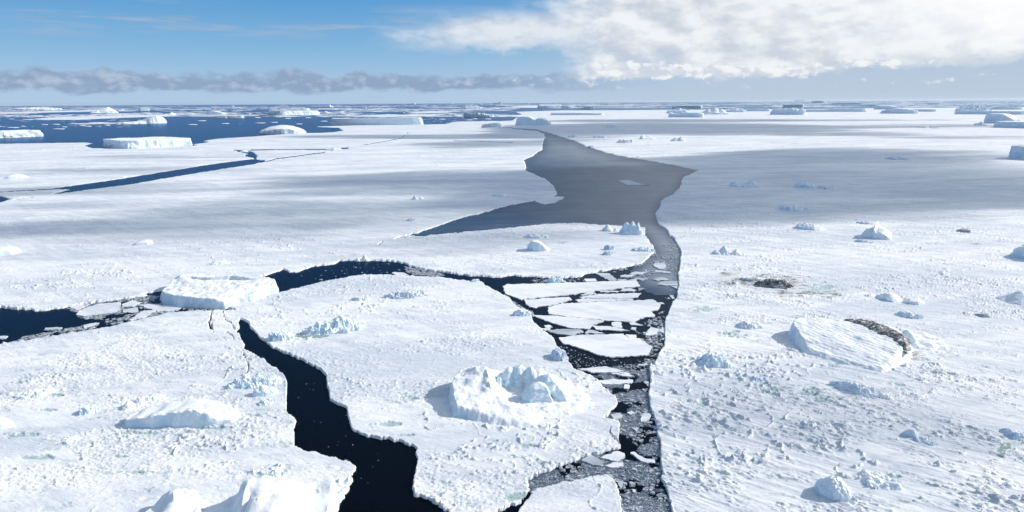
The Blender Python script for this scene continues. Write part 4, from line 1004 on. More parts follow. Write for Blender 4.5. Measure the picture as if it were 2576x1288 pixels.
hum("bright rhombic berg fragment on the narrow ice sheet", 1322, 1388, 635, 28, 244, lambda x, y: np.clip(0.35 + 0.55 * sstep(x, -1.0, -0.45) - 0.75 * sstep(x, -0.2, 0.95), 0.05, 1), depth=0.55, noise_top=0.05, blue=0.2, rings=26, sect=130)
hum("low broken hummock behind the bright rhombic berg fragment", 1318, 1382, 602, 14, 245, depth=0.4)
hum("smooth conical iceberg left of the ragged blue one at the polynya shore", 1513, 1560, 585.5, 19, 246, T_peaks([(-0.35, 0, 1, 0.75, 1.2), (0.5, 0, 0.5, 0.6, 1)], 0.1), depth=0.6, noise_top=0.04)
hum("ragged blue iceberg of steep spires on the corner of the narrow ice sheet", 1550, 1621, 594, 34, 247, T_peaks([(0.55, 0, 0.95, 0.42, 0.9), (0.15, 0.2, 1.0, 0.5, 0.9), (-0.25, 0.3, 0.9, 0.5, 0.8), (0.75, -0.3, 0.55, 0.35, 0.7)], 0.12), depth=0.6, noise_top=0.16, blue=0.4, rings=30, sect=150)
hum("small heap of blocks in the middle of the narrow ice sheet", 1520, 1544, 632, 16, 248, 'rubble')
hum("second small heap of blocks below the first on the narrow ice sheet", 1515, 1542, 645, 12, 249, 'rubble')
hum("blue edged heap on the right tip of the narrow ice sheet", 1588, 1646, 636, 12, 250, 'rubble', depth=0.5, blue=0.4)
hum("large pile of broken blue white blocks above the black lead on the middle sheet", 768, 914, 844, 46, 251, 'rubble', depth=0.5, blue=0.3, cell=0.17, n=190)
hum("smaller pile of white blocks left of the large broken pile", 676, 742, 862, 22, 252, 'rubble', depth=0.6, rings=28, sect=150)
hum("row of white rubble with brown specks at the top of the middle sheet", 967, 1070, 755, 20, 253, 'rubble', depth=0.35, dirt=0.15, cell=0.14, n=150)
hum("small heap left of the speckled row of rubble", 884, 930, 760, 11, 254, 'rubble', depth=0.5)
hum("small pointed heap on the far edge of the middle sheet near the floe field", 1184, 1206, 712, 8, 255)
hum("turquoise pile of jumbled blocks beside the bend of the black lead", 580, 712, 982, 30, 256, 'rubble', depth=0.45, blue=0.42, cell=0.14, n=170)
hum("rounded turquoise block just below the jumbled turquoise pile", 634, 702, 1003, 24, 257, T_dome(0.3), depth=0.55, blue=0.45, noise_top=0.12)
hum("small snowy heap under the rounded turquoise block", 650, 690, 1024, 12, 258, 'rubble')
hum("snow buried ridge of ice at the left edge of the lower left sheet", 46, 132, 1006, 22, 259, depth=0.5)
hum("rough heap of blocks left of the wedge shaped slab iceberg", 200, 250, 1048, 20, 260, 'rubble')
hum("shaded broken hummock behind the left end of the wedge shaped slab iceberg", 298, 372, 1038, 24, 261, T_peaks([(-0.2, 0, 0.9, 0.6, 1), (0.5, 0.2, 0.7, 0.5, 1)], 0.1), noise_top=0.12)
hum("higher broken hummock behind the middle of the wedge shaped slab iceberg", 346, 420, 1020, 20, 262, noise_top=0.12)
hum("small sunlit white block at the left of the lower left sheet", 150, 205, 1122, 14, 263)
hum("little heap of blocks above the bottom iceberg on the lower left sheet", 660, 722, 1206, 14, 264, 'rubble', depth=0.4)
hum("white drift cut by the left picture edge on the lower left sheet", -50, 30, 1090, 26, 265, T_dome(0.25), depth=0.6)
hum("heap of broken blocks along the corner of the middle sheet by the black pool", 1384, 1428, 912, 26, 266, 'rubble', depth=1.2, yaw=R(20))
hum("heap of blocks at the left corner of the floe field on the middle sheet", 1290, 1340, 800, 18, 267, 'rubble', depth=0.6)

# --- stained ice on the right sheet
heap("dark dirt stained ice mound in the rough right sheet", 1900, 1990, 729, 22, 301, depth=0.6, dirt=1.0, cell=0.10, peaky=0.4, name="dirty_ice_mound", cat="ice mound")
heap("smaller streak of dirt stained rubble left of the dark stained mound", 1858, 1906, 712, 9, 302, depth=0.5, dirt=0.6, cell=0.10, peaky=0.2, name="dirty_ice_mound", cat="ice mound")
heap("little dark stained heap far out on the sunlit right sheet", 2406, 2438, 587, 9, 303, depth=0.5, dirt=0.6, cell=0.10, peaky=0.2, name="dirty_ice_mound", cat="ice mound")
heap("flat dark stained heap near the right picture edge", 2454, 2488, 802, 9, 304, depth=0.5, dirt=0.55, cell=0.10, peaky=0.4, name="dirty_ice_mound", cat="ice mound")

# ------------------------------------------------------------------ the large near icebergs, sculpted
def sculpt(label, foot, ctrl, step=0.35, warp=0.4, edge=0.9, ridges=(), rough=0.12, fine=0.10, pw=3.0, blue=0.0, seed=1, bumps=0.0, zs=1.0, soft=None, extra=None, dirt=None, name="iceberg", cat="iceberg"):
    fx, fy = P([p[0] for p in foot], [p[1] for p in foot])
    q = list(zip(fx, fy))
    x0, x1, y0, y1 = fx.min() - 1.5, fx.max() + 1.5, fy.min() - 1.5, fy.max() + 1.5
    nx = int((x1 - x0) / step) + 1; ny = int((y1 - y0) / step) + 1
    gx, gy = np.meshgrid(np.linspace(x0, x1, nx), np.linspace(y0, y1, ny))
    x = gx.ravel(); y = gy.ravel()
    wx = x + warp * fbm(x / 4, y / 4, seed, 4, 0.55); wy = y + warp * fbm(x / 4, y / 4, seed + 40, 4, 0.55)
    s = np.where(inside(wx, wy, q), 1, -1) * seg_dist(wx, wy, q)
    if soft is not None:
        edge = edge + soft(x, y)
    num = np.zeros_like(x); den = np.zeros_like(x)
    for (u, v, z) in ctrl:
        z = z * zs
        cx, cy = P(u, v, z)
        w = 1 / (((x - cx) ** 2 + (y - cy) ** 2) + 0.6) ** (pw / 2)
        num += w * z; den += w
    h = num / den
    for pts, wl in ridges:
        P3 = [(*P(u, v, z * zs), z * zs) for u, v, z in pts]
        for a, b in zip(P3[:-1], P3[1:]):
            ex, ey = b[0] - a[0], b[1] - a[1]
            t = np.clip(((x - a[0]) * ex + (y - a[1]) * ey) / (ex * ex + ey * ey + 1e-9), 0, 1)
            d = np.hypot(x - a[0] - t * ex, y - a[1] - t * ey)
            zz = a[2] + (b[2] - a[2]) * t
            h = np.maximum(h, zz - d * wl)
    h = h + rough * fbm(x / 5, y / 5, seed + 3, 4, 0.5) * 2 + fine * fbm(x / 1.2, y / 1.2, seed + 5, 3, 0.6)
    if bumps:
        h = h + bumps * blocks(x, y, 1.5, seed + 8, 0.5) * sstep(fbm(x / 9, y / 9, seed + 2, 3), -0.2, 0.3)
    if extra is not None:
        h = h + extra(x, y)
    z = np.where(s > -1.2, -0.6 + (np.maximum(h, 0.8) + 0.6) * sstep(s, -edge * 0.5, edge), -0.6)
    z = z + 0.15 * fbm(x / 1.5, z / 1.0, seed + 60, 3) * sstep(s, 3, 0)
    F = grid_faces(ny, nx)
    V = np.stack([x, y, z], 1)
    cx, cy = (x0 + x1) / 2, (y0 + y1) / 2
    at = {'blue': np.full(len(x), float(blue)), 'dirt': np.zeros(len(x)) if dirt is None else dirt(x, y)}
    k = z[F].max(1) > -0.55
    if name == "iceberg":
        F = F[k]
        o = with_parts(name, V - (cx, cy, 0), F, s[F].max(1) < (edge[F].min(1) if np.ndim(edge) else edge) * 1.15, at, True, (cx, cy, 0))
    else:
        v_, f_, a_ = keep_faces(V - (cx, cy, 0), F, k, at)
        o = link(name, mesh_np(name, v_, f_, M_BERG, True, a_), loc=(cx, cy, 0))
    tag(o, label, cat)
    return o, (cx, cy)

# tilted rippled slab with the dirty crest
def ripples(x, y):
    d = x * 0.81 + y * 0.58
    a = x * 0.58 - y * 0.81
    return 0.11 * fbm(d / 1.1 + 0.4 * fbm(x / 5, y / 5, 2, 2), a / 4.5, 321, 3, 0.5) + 0.06 * np.sin(d * 3.1 + 3 * fbm(a / 9, d / 7, 9, 2))
slab, sc = sculpt("large tilted slab iceberg with a rippled snowy top and dark dirt along its crest",
    [(1981, 848), (1994, 866), (2019, 893), (2055, 906), (2099, 918), (2160, 933), (2222, 946), (2242, 944), (2268, 927), (2292, 904), (2296, 884), (2270, 862), (2210, 842), (2140, 836), (2060, 833), (2000, 834)],
    [(1982, 811, 6.8), (2000, 803.5, 7.2), (2060, 808, 7.0), (2118, 813, 6.8), (2157, 815, 6.6), (2204, 824, 6.8), (2255, 842, 6.2), (2284, 862, 5.2), (2012, 826, 6.0), (2022, 846, 4.8), (2024, 868, 3.0), (2060, 885, 2.4), (2099, 900, 2.0),
     (2160, 914, 2.0), (2225, 926, 2.0), (2262, 905, 3.2), (2146, 861, 4.4), (2100, 840, 5.5), (2200, 885, 3.7), (2180, 845, 5.7), (2240, 870, 4.7)], step=0.33, edge=1.0, rough=0.10, fine=0.04, seed=11, extra=ripples, soft=lambda x, y: 3.2 * sstep(y, 300, 245) * sstep(x, 105, 125))
CREST = [(2116, 812), (2156, 811), (2200, 818), (2250, 836), (2288, 856), (2293, 876), (2280, 884), (2264, 868), (2240, 855), (2200, 843), (2160, 827)]
def crest():
    fx, fy = P([p[0] for p in CREST], [p[1] for p in CREST], 5.0)
    q = list(zip(fx, fy))
    step = 0.33
    nx = int((fx.max() - fx.min()) / step) + 2; ny = int((fy.max() - fy.min()) / step) + 2
    gx, gy = np.meshgrid(np.linspace(fx.min() - .3, fx.max() + .3, nx), np.linspace(fy.min() - .3, fy.max() + .3, ny))
    x = gx.ravel(); y = gy.ravel()
    s = np.where(inside(x, y, q), 1, -1) * seg_dist(x, y, q) + 0.9 * fbm(x / 2, y / 2, 5, 3)
    # height of the slab below, looked up from its own mesh grid by nearest control surface
    num = np.zeros_like(x); den = np.zeros_like(x)
    for (u, v, z) in [(2118, 813, 6.8), (2157, 815, 6.6), (2204, 824, 6.8), (2255, 842, 6.2), (2288, 862, 5.2), (2262, 905, 3.2), (2146, 861, 4.4), (2200, 885, 3.7), (2180, 845, 5.7), (2240, 870, 4.7), (2290, 890, 3.6)]:
        cx, cy = P(u, v, z)
        w = 1 / (((x - cx) ** 2 + (y - cy) ** 2) + 0.6) ** 1.5
        num += w * z; den += w
    h = num / den
    up = sstep(s, 0, 3.0)
    z = h + up * (0.45 + 1.0 * np.abs(fbm(x / 4.5, y / 2.2, 66, 4, 0.55)) + 0.25 * blocks(x, y, 1.3, 55, 0.6)) - 0.5 * sstep(s, 0.5, -0.5)
    F = grid_faces(ny, nx)
    cx, cy = sc
    v_, f_, a_ = keep_faces(np.stack([x - cx, y - cy, z], 1), F, s[F].min(1) > -0.2, {'blue': np.zeros(len(x)), 'dirt': np.full(len(x), 1.0)})
    o = link("dirt_crest", mesh_np("dirt_crest", v_, f_, M_BERG, False, a_), slab)
    o['label'] = "dark brown dirt stained crest along the back of the slab"
crest()
sculpt("snow drift with shaded hollows banked behind the dirty crest of the tilted slab",
    [(2266, 838), (2300, 842), (2350, 850), (2386, 872), (2388, 888), (2340, 888), (2300, 882)], [(2276, 836, 3.2), (2310, 842, 2.2), (2350, 852, 1.8), (2380, 876, 1.2), (2320, 874, 1.6)], step=0.4, edge=2.0, rough=0.35, fine=0.1, seed=21, name="snow_drift", cat="snow drift")

# hero: hummocked iceberg in the middle sheet
hero, hc = sculpt("largest hummocked iceberg with a ring of blue pinnacles around a shaded hollow",
    [(1127, 1003), (1129, 1030), (1138, 1054), (1170, 1057), (1205, 1066), (1233, 1078), (1268, 1080), (1299, 1084), (1361, 1090), (1366, 1070), (1392, 1066), (1432, 1074), (1470, 1066), (1497, 1056), (1525, 1040), (1540, 1022), (1536, 1000), (1509, 980), (1476, 962),
     (1440, 955), (1400, 952), (1340, 950), (1260, 950), (1190, 958), (1150, 975)],
    [(1161, 942, 8.8), (1200, 926, 10.4), (1222, 923, 11.0), (1228, 950, 8.8), (1231, 975, 6.6), (1190, 950, 8.6), (1150, 970, 7.0), (1140, 995, 5.6), (1137, 1020, 4.6), (1165, 1030, 4.0), (1180, 1000, 5.0), (1205, 985, 5.6), (1180, 1042, 3.4),
     (1232, 1066, 2.1), (1300, 1074, 1.7), (1340, 1072, 1.8), (1260, 1030, 2.9), (1300, 1005, 2.6), (1240, 1000, 4.4), (1258, 975, 2.4), (1290, 985, 1.8), (1275, 1000, 2.2), (1320, 985, 2.0), (1310, 965, 3.4), (1270, 950, 4.6), (1330, 1000, 2.3), (1350, 1030, 2.3), (1400, 1030, 1.9), (1420, 1060, 1.5), (1460, 1050, 1.2), (1500, 1030, 1.1),
     (1530, 1015, 0.9), (1500, 990, 1.0), (1440, 975, 1.4), (1400, 990, 2.4), (1450, 1010, 1.5), (1365, 985, 2.6), (1290, 935, 5.5), (1330, 940, 5.5), (1380, 960, 4.0)],
    step=0.30, edge=1.0, rough=0.22, fine=0.05, bumps=0.45, seed=31, zs=0.86, soft=lambda x, y: 0.8 + 6.5 * sstep(x, 0.0, 20.0) + 2.0 * sstep(x, -16, -6),
    ridges=[([(1161, 941, 9.0), (1190, 931, 10.2), (1222, 922.5, 11.2)], 1.1), ([(1222, 922.5, 11.2), (1230, 950, 9.0), (1236, 980, 6.4)], 1.2), ([(1362, 1071, 2.6), (1352, 1060, 2.2), (1340, 1066, 2.2)], 0.7), ([(1405, 1052, 2.4), (1432, 1048, 2.8), (1440, 1060, 2.0)], 0.8)])
def pinnacle(u, v, z, w, d, lean, seed, facets=7, h0=2.0):
    x, y = P(u, v, z)
    rs = random.Random(seed)
    n = 40; rings = 14
    V = []
    ang = np.linspace(0, 2 * math.pi, n, endpoint=False)
    fa = sorted(rs.uniform(0, 2 * math.pi) for _ in range(facets))
    fr = [rs.uniform(0.8, 1.15) for _ in fa]
    r = np.full(n, 9.0)
    for a, k in zip(fa, fr):
        cc = np.cos(ang - a)
        r = np.where(cc > 0.15, np.minimum(r, k / np.maximum(cc, 0.15)), r)
    r = np.minimum(r, 1.5)
    H = z - h0 + 1.0
    for k in range(rings + 1):
        f = k / rings
        rad_ = (1 - f ** 2.6) ** 0.6 if k < rings else 0.01
        zz = -1.0 + h0 + H * f
        px = r * rad_ * np.cos(ang) * w * 0.66; py = r * rad_ * np.sin(ang) * d * 0.62
        nz = 0.12 * w * fbm(px / (0.5 * w) + seed, py / (0.5 * w) + zz / 3, seed, 3)
        V.append(np.c_[px + nz * np.cos(ang) * rad_ + lean * f * w * 0.3, py + nz * np.sin(ang) * rad_, np.full(n, zz) + 0.1 * fbm(px, py, seed + 3, 2)])
    V = np.concatenate(V)
    cx, cy = hc
    V += (x - cx - lean * w * 0.3, y - cy, 0)
    o = link("pinnacle", mesh_np("pinnacle", V, grid_faces(rings + 1, n, True), M_BERG, False, {'blue': np.full(len(V), 0.45), 'dirt': np.zeros(len(V))}), hero)
pinnacle(1281, 924, 9.0, 5.0, 5.0, 0.2, 1); pinnacle(1308, 918.5, 9.6, 5.2, 5.0, -0.1, 2); pinnacle(1335, 923, 9.2, 4.6, 5.0, 0.1, 3); pinnacle(1357, 926, 8.6, 5.0, 5.0, 0.1, 4)
pinnacle(1381, 942, 8.6, 7.0, 5.5, 0.2, 5, 6); pinnacle(1351, 961, 8.2, 8.0, 5.5, 0.25, 6, 6, 1.5); pinnacle(1408, 978, 5.0, 4.6, 4.0, 0.1, 7, 6, 1.0); pinnacle(1398, 962, 6.0, 3.4, 3.2, 0.0, 8, 6, 1.5); pinnacle(1262, 938, 7.0, 4.5, 4.5, 0.0, 9, 6)

# big iceberg at the left end of the blue lead
sculpt("big snow capped iceberg with a blue shaded front between the two left leads",
    [(403, 752), (410, 764), (450, 772), (520, 777), (565, 779), (600, 768), (640, 762), (672, 748), (699, 741), (700, 727), (650, 720), (560, 716), (480, 716), (430, 728)],
    [(425, 715, 5.0), (440, 703, 6.0), (455, 694, 7.4), (500, 712, 5.8), (540, 716, 5.8), (425, 722, 4.6), (480, 733, 5.2), (540, 733, 5.4), (570, 733, 5.6), (590, 740, 5.0), (630, 738, 4.4), (650, 735, 5.2), (690, 706, 6.2), (660, 702, 6.6), (640, 712, 6.2), (600, 716, 6.0), (560, 712, 5.8), (680, 730, 4.0), (640, 752, 2.6), (600, 755, 3.0)],
    step=0.34, edge=1.6, rough=0.22, fine=0.05, seed=41,
    ridges=[([(455, 692, 7.8), (490, 694, 7.6), (530, 697, 7.4), (580, 692, 8.0), (630, 697, 7.6), (672, 700, 7.0)], 1.6)])
# wedge slab on the lower left sheet
sculpt("wedge shaped slab iceberg with a smooth shaded front on the lower left sheet",
    [(313, 1080), (318, 1084), (400, 1084), (483, 1081), (540, 1078), (584, 1074), (600, 1062), (600, 1046), (560, 1034), (500, 1030), (440, 1036), (370, 1046), (320, 1062)],
    [(313, 1055, 3.3), (350, 1050, 4.0), (400, 1042, 4.9), (450, 1034, 5.8), (483, 1030, 6.3), (520, 1035, 5.4), (535, 1050, 3.2), (560, 1054, 2.3), (583, 1055, 2.2), (597, 1045, 1.8), (560, 1036, 2.6), (520, 1022, 4.2), (483, 1018, 4.6), (440, 1022, 4.2), (380, 1034, 3.4), (330, 1044, 2.6)],
    step=0.28, edge=0.7, warp=0.2, rough=0.06, fine=0.03, seed=51, pw=3.5, ridges=[([(313, 1055, 3.3), (400, 1042, 4.9), (483, 1030, 6.4), (522, 1034, 5.4)], 1.3)])
# icebergs at the bottom edge
sculpt("brilliant white iceberg with a knife edged summit at the bottom edge beside the black lead",
    [(470, 1340), (520, 1290), (575, 1270), (640, 1262), (720, 1262), (778, 1244), (800, 1232), (846, 1226), (852, 1250), (842, 1300), (820, 1400), (600, 1460), (480, 1440)],
    [(623, 1208.5, 9.0), (660, 1204, 8.6), (706, 1204, 8.0), (648, 1249, 8.0), (700, 1250, 7.4), (690, 1290, 6.4), (750, 1222, 5.6), (760, 1260, 4.6), (790, 1300, 3.0), (786, 1240, 2.8), (540, 1288, 1.8), (575, 1275, 2.0), (600, 1300, 2.2), (520, 1330, 1.5), (640, 1340, 4.0), (720, 1350, 4.0)],
    step=0.26, edge=1.4, rough=0.12, fine=0.02, seed=61,
    ridges=[([(623, 1208.5, 9.2), (612, 1245, 7.6), (606, 1290, 5.6)], 1.5), ([(648, 1248.5, 8.4), (652, 1275, 7.0), (640, 1300, 5.4)], 1.3), ([(786, 1198, 4.8), (820, 1212, 3.6), (842, 1222, 2.2)], 0.8), ([(800, 1226, 3.4), (818, 1260, 3.0)], 0.7)])
sculpt("smaller sunlit iceberg left of the brilliant one at the bottom edge",
    [(335, 1320), (400, 1280), (432, 1270), (500, 1262), (526, 1285), (500, 1340), (440, 1400), (340, 1400)],
    [(436, 1236, 5.6), (470, 1240, 4.6), (490, 1244, 4.4), (440, 1262, 5.0), (480, 1275, 3.0), (400, 1285, 2.0), (360, 1310, 1.4), (505, 1275, 1.6), (440, 1310, 3.0)], step=0.26, edge=1.2, rough=0.15, fine=0.05, seed=71,
    ridges=[([(436, 1236, 5.8), (437, 1265, 4.6), (420, 1300, 3.0)], 1.3)])

# ------------------------------------------------------------------ meltwater ponds
def pond(label, pts, z):
    q = np.array(pts, float)
    x, y = P(q[:, 0], q[:, 1], z)
    cx, cy = x.mean(), y.mean()
    n = 8
    out = []
    N = len(x)
    for i in range(N):
        for j in range(n):
            f = j / n
            out.append((x[i] * (1 - f) + x[(i + 1) % N] * f - cx, y[i] * (1 - f) + y[(i + 1) % N] * f - cy))
    o_ = np.array(out)
    o_ += 0.25 * np.c_[fbm(o_[:, 0], o_[:, 1], 3, 3), fbm(o_[:, 0], o_[:, 1], 13, 3)]
    M = len(o_)
    V = np.concatenate([np.c_[o_, np.full(M, -0.5)], np.c_[o_, np.zeros(M)]])
    F = [[i, (i + 1) % M, M + (i + 1) % M, M + i] for i in range(M)] + [list(range(M, 2 * M))]
    o = link("meltwater_pond", mesh_np("meltwater_pond", V, F, M_POND), loc=(cx, cy, z))
    tag(o, label, "pond")
pond("pale green meltwater pond near the right picture edge", Z([(2385, 840), (2400, 790), (2430, 762), (2478, 768), (2476, 805), (2440, 808), (2432, 850), (2420, 868), (2385, 852)], 1717, 858.7, 1 / 3), 1.0)
pond("small green pond at the end of the furrowed shaded ridge", Z([(1430, 405), (1450, 380), (1490, 378), (1508, 400), (1490, 422), (1450, 425)], 1717, 858.7, 1 / 3), 0.98)
pond("green streak of meltwater at the foot of the large broken pile", Z([(370, 1235), (440, 1228), (560, 1226), (720, 1220), (740, 1232), (640, 1248), (480, 1250)], 644, 536.7, 0.25), 0.98)

# ------------------------------------------------------------------ brash and pack ice: one mass each
def scatter_mesh(name, label, pts, sizes, mat, seed, flat=0.35, sides=6, top=0.3, cat=None):
    rs = np.random.RandomState(seed)
    n = len(pts)
    a0 = rs.rand(n, 1) * 6.283
    ang = a0 + np.arange(sides)[None, :] * 6.283 / sides + rs.rand(n, sides) * 0.6
    r = sizes[:, None] * (0.55 + 0.6 * rs.rand(n, sides))
    asp = 0.55 + 0.45 * rs.rand(n, 1)
    th_ = rs.rand(n, 1) * 6.283
    lx, ly = r * np.cos(ang), r * np.sin(ang) * asp
    qx = lx * np.cos(th_) - ly * np.sin(th_) + pts[:, :1]; qy = lx * np.sin(th_) + ly * np.cos(th_) + pts[:, 1:2]
    zt = (np.minimum(sizes * flat, top) * (0.4 + 0.8 * rs.rand(n)))[:, None] * (1 + 0.5 * (rs.rand(n, sides) - 0.5))
    V = np.stack([np.stack([qx, qy, np.full_like(qx, -0.2)], -1), np.stack([pts[:, :1] + (qx - pts[:, :1]) * 0.86, pts[:, 1:2] + (qy - pts[:, 1:2]) * 0.86, zt + 0.02], -1)], 1).reshape(-1, 3)
    base = (np.arange(n) * 2 * sides)[:, None, None]
    i = np.arange(sides)[None, :, None]
    j = (i + 1) % sides
    side = np.concatenate([base + i, base + j, base + sides + j, base + sides + i], -1).reshape(-1, 4)
    tops = (np.arange(n) * 2 * sides)[:, None] + sides + np.arange(sides)[None, :]
    F = side.tolist() + tops.tolist()
    o = link(name, mesh_np(name, V, F, mat))
    tag(o, label, cat, kind='stuff')
    return o
def scatter_px(poly, n, smin, smax, seed, avoid=None, pw=2.2, clus=None):
    rs = np.random.RandomState(seed)
    q = np.array(poly)
    fx, fy = P(q[:, 0], q[:, 1])
    out = []
    while sum(map(len, out)) < n:
        x = rs.uniform(fx.min(), fx.max(), 4 * n); y = rs.uniform(fy.min(), fy.max(), 4 * n)
        u, v = proj(x, y)
        k = inside(u, v, poly)
        if clus is not None:
            k &= fbm(x / clus[0], y / clus[0], seed, 3) > clus[1] + 0.25 * (rs.rand(len(x)) - 0.5)
        out.append(np.c_[x[k], y[k]])
    p = np.concatenate(out)[:n]
    s = smin + (smax - smin) * rs.rand(n) ** pw
    return p, s
CH = [(1490, 950), (1560, 920), (1630, 915), (1650, 905), (1630, 950), (1628, 992), (1640, 1032), (1659, 1112), (1662, 1160), (1665, 1208), (1689, 1290), (1700, 1330), (1570, 1330), (1560, 1240), (1548, 1212), (1525, 1199), (1440, 1213), (1345, 1236), (1325, 1220), (1392, 1184), (1492, 1147), (1565, 1130), (1556, 1112), (1562, 1070), (1535, 1050), (1555, 1015), (1540, 992)]
p1, s1 = scatter_px(CH, 15000, 0.08, 0.34, 1, clus=(13, -0.02), pw=2.0)
CH2 = [(1642, 880), (1668, 872), (1672, 825), (1650, 800), (1668, 780), (1600, 840), (1560, 822), (1520, 840), (1600, 850)]
p14, s14 = scatter_px(CH, 520, 0.35, 1.5, 14, clus=(13, -0.04), pw=3.0)
p2, s2 = scatter_px([(1600, 826), (1672, 780), (1672, 872), (1640, 920), (1615, 915), (1640, 880), (1600, 850)], 700, 0.2, 1.4, 2, clus=(9, -0.1), pw=3)
p3, s3 = scatter_px([(1252, 740), (1285, 755), (1310, 772), (1340, 786), (1345, 795), (1330, 790), (1290, 775), (1262, 752)], 260, 0.3, 1.5, 3)
p4, s4 = scatter_px([(1400, 866), (1440, 880), (1500, 905), (1640, 905), (1640, 915), (1450, 928), (1420, 895)], 260, 0.12, 0.7, 4, pw=4)
p5, s5 = scatter_px([(1470, 690), (1560, 678), (1620, 662), (1640, 640), (1690, 600), (1712, 640), (1700, 690), (1705, 720), (1640, 708), (1560, 700)], 520, 0.3, 2.2, 5, clus=(16, 0.05), pw=3)
p6, s6 = scatter_px([(1020, 672), (1095, 684), (1120, 694), (1100, 696), (1040, 692), (1022, 684)], 420, 0.4, 1.9, 6, pw=2.5)
p7, s7 = scatter_px([(1340, 702), (1460, 700), (1500, 703), (1520, 716), (1340, 716)], 260, 0.3, 1.6, 7, pw=2.5)
p8, s8 = scatter_px([(170, 775), (320, 752), (360, 742), (410, 748), (440, 770), (590, 782), (600, 806), (540, 784), (425, 788), (330, 812), (180, 842), (40, 862), (20, 868), (60, 846), (150, 832), (270, 806), (200, 800)], 2600, 0.25, 1.7, 8, clus=(14, -0.12), pw=3)
p9, s9 = scatter_px([(560, 770), (640, 764), (640, 800), (616, 806), (590, 800), (565, 790)], 700, 0.25, 1.3, 9, pw=2.4)
p10, s10 = scatter_px([(860, 940), (880, 1100), (1000, 1130), (900, 1250), (1030, 1280), (880, 1300), (780, 1110), (740, 1100), (740, 960), (830, 960)], 40, 0.08, 0.3, 10)
p11, s11 = scatter_px([(1670, 640), (1712, 640), (1700, 690), (1708, 722), (1690, 756), (1672, 752), (1690, 720), (1694, 690)], 150, 0.3, 1.5, 11, pw=3)
p12, s12 = scatter_px([(730, 684), (980, 660), (1030, 690), (760, 722)], 40, 0.3, 1.2, 12, pw=3)
p13, s13 = scatter_px([(1330, 400), (1700, 420), (1650, 560), (1200, 570)], 40, 0.5, 2.0, 13, pw=4)
scatter_mesh("brash_ice", "small broken brash ice choking the channels and leads", np.concatenate([p1, p2, p3, p4, p5, p6, p7, p8, p9, p10, p11, p12, p13, p14]), np.concatenate([s1, s2, s3, s4, s5, s6, s7, s8, s9, s10, s11, s12, s13, s14]), M_BRASH, 21, cat="brash ice")
def slush():
    us = np.arange(1310, 1700, 3.0); vs = np.arange(905, 1340, 3.0)
    U, Vv = np.meshgrid(us, vs)
    x, y = P(U.ravel(), Vv.ravel(), 0.035)
    s_ = sdf_poly(U.ravel(), Vv.ravel(), CH, 20)
    n = fbm(x / 13, y / 13, 1, 3) + 0.35 * fbm(x / 2.5, y / 2.5, 4, 3)
    F = grid_faces(len(vs), len(us))
    k = (s_[F].max(1) > -8) & (n[F].mean(1) > -0.08)
    v_, f_, a_ = keep_faces(np.stack([x, y, np.full_like(x, 0.035)], 1), F, k, {'thick': 0.10 + 0.32 * sstep(n, -0.1, 0.35)})
    tag(link("slush_ice", mesh_np("slush_ice", v_, f_, M_NEW, True, a_)), "grey slush between the brash in the narrow channel", "slush", kind='stuff')
slush()
# scattered pack ice out on the sea
def pack():
    rs = np.random.RandomState(5)
    P_, S_ = [], []
    # rows in the picture, with streaky gaps
    def add(u0, u1, v0, v1, n, smin, smax, thr, wavy=(90, 3.2)):
        got = 0
        while got < n:
            u = rs.uniform(u0, u1, 3 * n); v = v0 + (v1 - v0) * rs.rand(3 * n)
            x, y = P(u, v)
            k = fbm(x / 1400, y / 2600, 7, 3) + 0.5 * fbm(u / wavy[0], v / wavy[1], 4, 3) > thr
            P_.append(np.c_[x[k], y[k]])
            m = mpp(x[k], y[k])
            S_.append((smin + (smax - smin) * rs.rand(k.sum()) ** 3) * m)
            got += k.sum()
    add(-500, 1300, 270, 294, 4000, 0.8, 20, -0.02)
    add(-500, 1300, 267, 276, 2600, 0.8, 15, -0.14)
    add(700, 1350, 259, 268, 1100, 0.8, 13, -0.05)
    add(-500, 330, 287, 320, 420, 0.8, 11, 0.12)
    add(600, 1200, 296, 312, 130, 0.8, 6, 0.2)
    add(1250, 2900, 253.5, 266, 2600, 0.8, 22, -0.05)
    add(1250, 2900, 264, 271, 900, 0.8, 22, 0.15)
    scatter_mesh("pack_ice", "streaks of scattered pack ice across the far open sea", np.concatenate(P_), np.concatenate(S_), M_SNOW, 22, 0.02, 7, 1.2, cat="pack ice")
pack()

